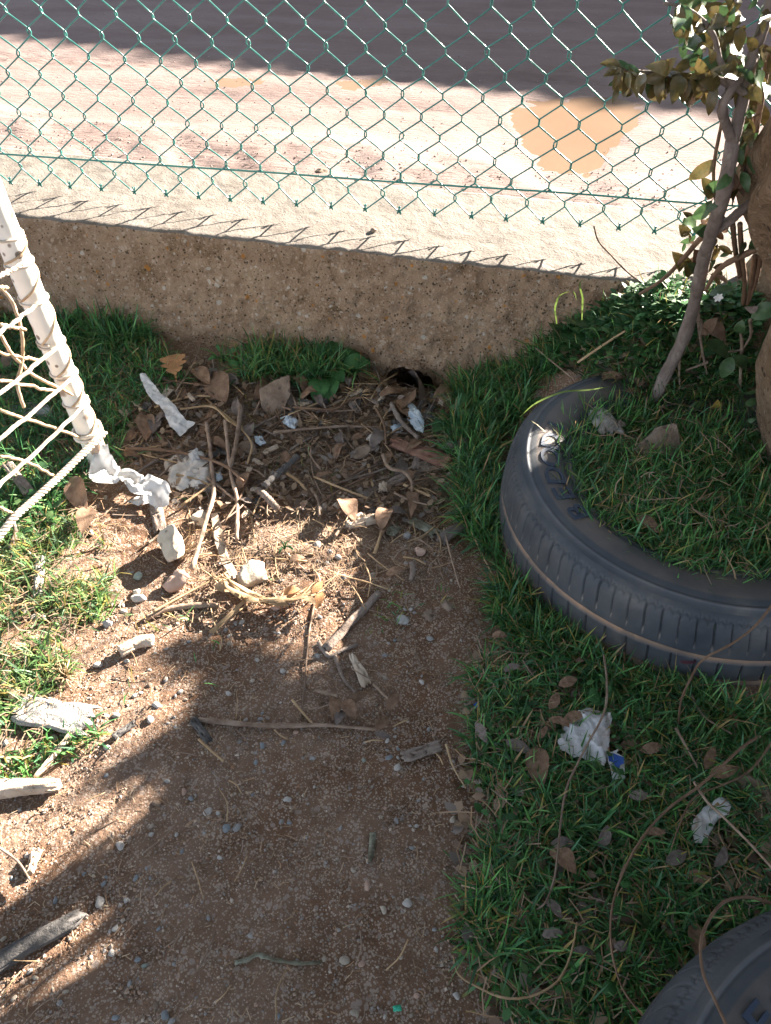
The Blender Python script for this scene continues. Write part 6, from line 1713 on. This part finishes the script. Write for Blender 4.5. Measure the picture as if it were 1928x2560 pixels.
fibres('plant_fibres', 'dead blades in the left grass', [(-60, 800), (400, 850), (400, 1100), (250, 1500), (100, 1900), (-60, 1990)], 1500, .04, .0015, 444, .02, FIB)
fibres('plant_fibres', 'dead blades inside the tyre and over the mound', [(1450, 1000), (1700, 850), (1900, 900), (1930, 1480), (1700, 1460), (1500, 1300)], 450, .05, .0015, 445, .05, FIB)

# grit
def grit(name, label, poly, n, s0, s1, seed, cols, dens=None, zfun=None, pts=None):
    rg = np.random.default_rng(seed)
    P = sample_poly(poly, n, rg, dens) if pts is None else pts
    n = len(P)
    s = s0 + (s1 - s0) * rg.random(n) ** 3
    o = np.array([(1, 0, 0), (-1, 0, 0), (0, 1, 0), (0, -1, 0), (0, 0, .8), (0, 0, -.6)])
    V = P[:, None] + (o[None] * rg.uniform(.55, 1.1, (n, 6, 1)) + rg.normal(0, .12, (n, 6, 3))) * (s * .5)[:, None, None]
    a = rg.uniform(0, 6.28, n); ca, sa = np.cos(a)[:, None], np.sin(a)[:, None]
    R = V - P[:, None]
    V = P[:, None] + np.stack([R[..., 0] * ca - R[..., 1] * sa, R[..., 0] * sa + R[..., 1] * ca, R[..., 2]], -1)
    q = np.array([[0, 2, 4], [2, 1, 4], [1, 3, 4], [3, 0, 4], [2, 0, 5], [1, 2, 5], [3, 1, 5], [0, 3, 5]])
    F = (np.arange(n)[:, None, None] * 6 + q[None]).reshape(-1, 3)
    c = np.repeat(cols[rg.integers(0, len(cols), n)] * rg.uniform(.75, 1.25, (n, 1)), 6, 0)
    return tag(mk(name, V.reshape(-1, 3), F, M_GRIT, col=c, smooth=False), label, 'gravel', kind='stuff')
GC = np.array([(.30, .205, .15), (.36, .27, .20), (.26, .185, .135), (.22, .148, .10), (.42, .35, .285), (.27, .25, .23), (.34, .235, .175), (.24, .14, .085)])
grit('gravel', 'fine grit over the bare path', SOILP, 24000, .0016, .0060, 450, GC, tufty(.13, -.75, .25, 457, .18))
grit('gravel', 'coarser grit patches on the bare path', SOILP, 2200, .004, .0095, 451, GC, tufty(.10, .0, .5, 452, .05))
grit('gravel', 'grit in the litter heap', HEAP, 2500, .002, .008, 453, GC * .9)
rgv = np.random.default_rng(454)
sp = np.stack([rgv.uniform(-1.9, 1.5, 5000), .40 + np.abs(rgv.normal(0, .30, 5000))], -1)
iz = np.clip(np.searchsorted(pp, sp[:, 1]), 0, len(pp) - 1); ix = np.clip(np.searchsorted(ss, sp[:, 0]), 0, len(ss) - 1)
P = w2(sp[:, 0], sp[:, 1], 0.0); P[:, 2] = Zr[iz, ix] + .001
RC = np.array([(.25, .20, .175), (.29, .25, .22), (.22, .175, .15), (.27, .23, .20)])
grit('gravel', 'loose stones on the road verge behind the wall', None, 0, .002, .011, 455, RC, pts=P)
sp = np.stack([rgv.uniform(-1.9, 1.5, 1800), rgv.uniform(.5, 3.6, 1800)], -1)
iz = np.clip(np.searchsorted(pp, sp[:, 1]), 0, len(pp) - 1); ix = np.clip(np.searchsorted(ss, sp[:, 0]), 0, len(ss) - 1)
P = w2(sp[:, 0], sp[:, 1], 0.0); P[:, 2] = Zr[iz, ix] + .001
P = P[~inpoly(pix(P), PUD)]
grit('gravel', 'scattered grit on the dirt road', None, 0, .002, .009, 456, RC, pts=P)

# ---- broad-leaved weeds
def weed(u, v, leaves, label, mat=M_WEED, wid=.62, h=.03):
    e = empty('weed', G(u, v)); tag(e, label, 'weed')
    for i, (tu, tv, z) in enumerate(leaves):
        A = G(u, v, .006); B = G(tu, tv, z)
        A2 = A + (B - A) * .35 + np.array([0, 0, .012])
        o = inst(leaf_var(mat, i % 4, wid=wid), 'leaf', leaf_matrix(A2, B, (0, -.55, 1)), e)
        V, F = tube(spline([A, (A + A2) / 2 + (0, 0, .004), A2], 5), .0014, 5); mk('leaf_stalk', V, F, mat, e)
weed(820, 930, [(795, 858, .05), (838, 850, .05), (770, 915, .03), (925, 905, .04), (900, 880, .04), (735, 925, .03), (825, 1005, .01), (790, 1010, .01), (860, 955, .03)], 'broad-leaved weed growing at the wall foot right of the big rock')
weed(560, 905, [(540, 860, .05), (600, 870, .05), (520, 900, .03), (600, 925, .02)], 'small weed tuft at the wall foot left of the big rock', wid=.4)
weed(170, 800, [(145, 765, .06), (175, 760, .06), (205, 790, .05)], 'round-leaved weed at the wall foot behind the goal post', wid=.8)
weed(1120, 1050, [(1085, 1080, .03), (1100, 1030, .04), (1140, 1010, .05), (1170, 985, .05), (1180, 1040, .04)], 'leafy weed at the grass edge right of the burrow')
weed(1415, 1560, [(1420, 1525, .05), (1400, 1545, .04)], 'small oval-leaved weed in front of the tyre', wid=.6)
weed(1500, 1740, [(1530, 1722, .04), (1470, 1750, .04), (1480, 1765, .03), (1540, 1740, .03)], 'green-leaved weed above the white paper', wid=.8)
weed(1370, 800, [(1420, 790, .06), (1500, 830, .04), (1330, 860, .05), (1400, 845, .05), (1455, 870, .04)], 'dark-leaved seedling on the mound near the wall', mat=M_LEAFG, wid=.45)
weed(1500, 820, [(1490, 770, .06), (1540, 800, .05), (1470, 850, .04), (1530, 850, .04), (1560, 780, .04)], 'dark-leaved seedling left of the climbing shrub', mat=M_LEAFG, wid=.45)
weed(712, 1375, [(700, 1350, .03), (725, 1352, .03), (735, 1375, .02), (698, 1385, .02)], 'tiny green sprout in the sunlit soil', wid=.3)
weed(60, 1250, [(30, 1225, .04), (90, 1230, .04), (80, 1270, .03)], 'small weed in the grass under the rope', wid=.5)
weed(1265, 1745, [(1250, 1760, .03), (1280, 1735, .03), (1290, 1770, .02)], 'small green weed at the left grass edge', wid=.6)
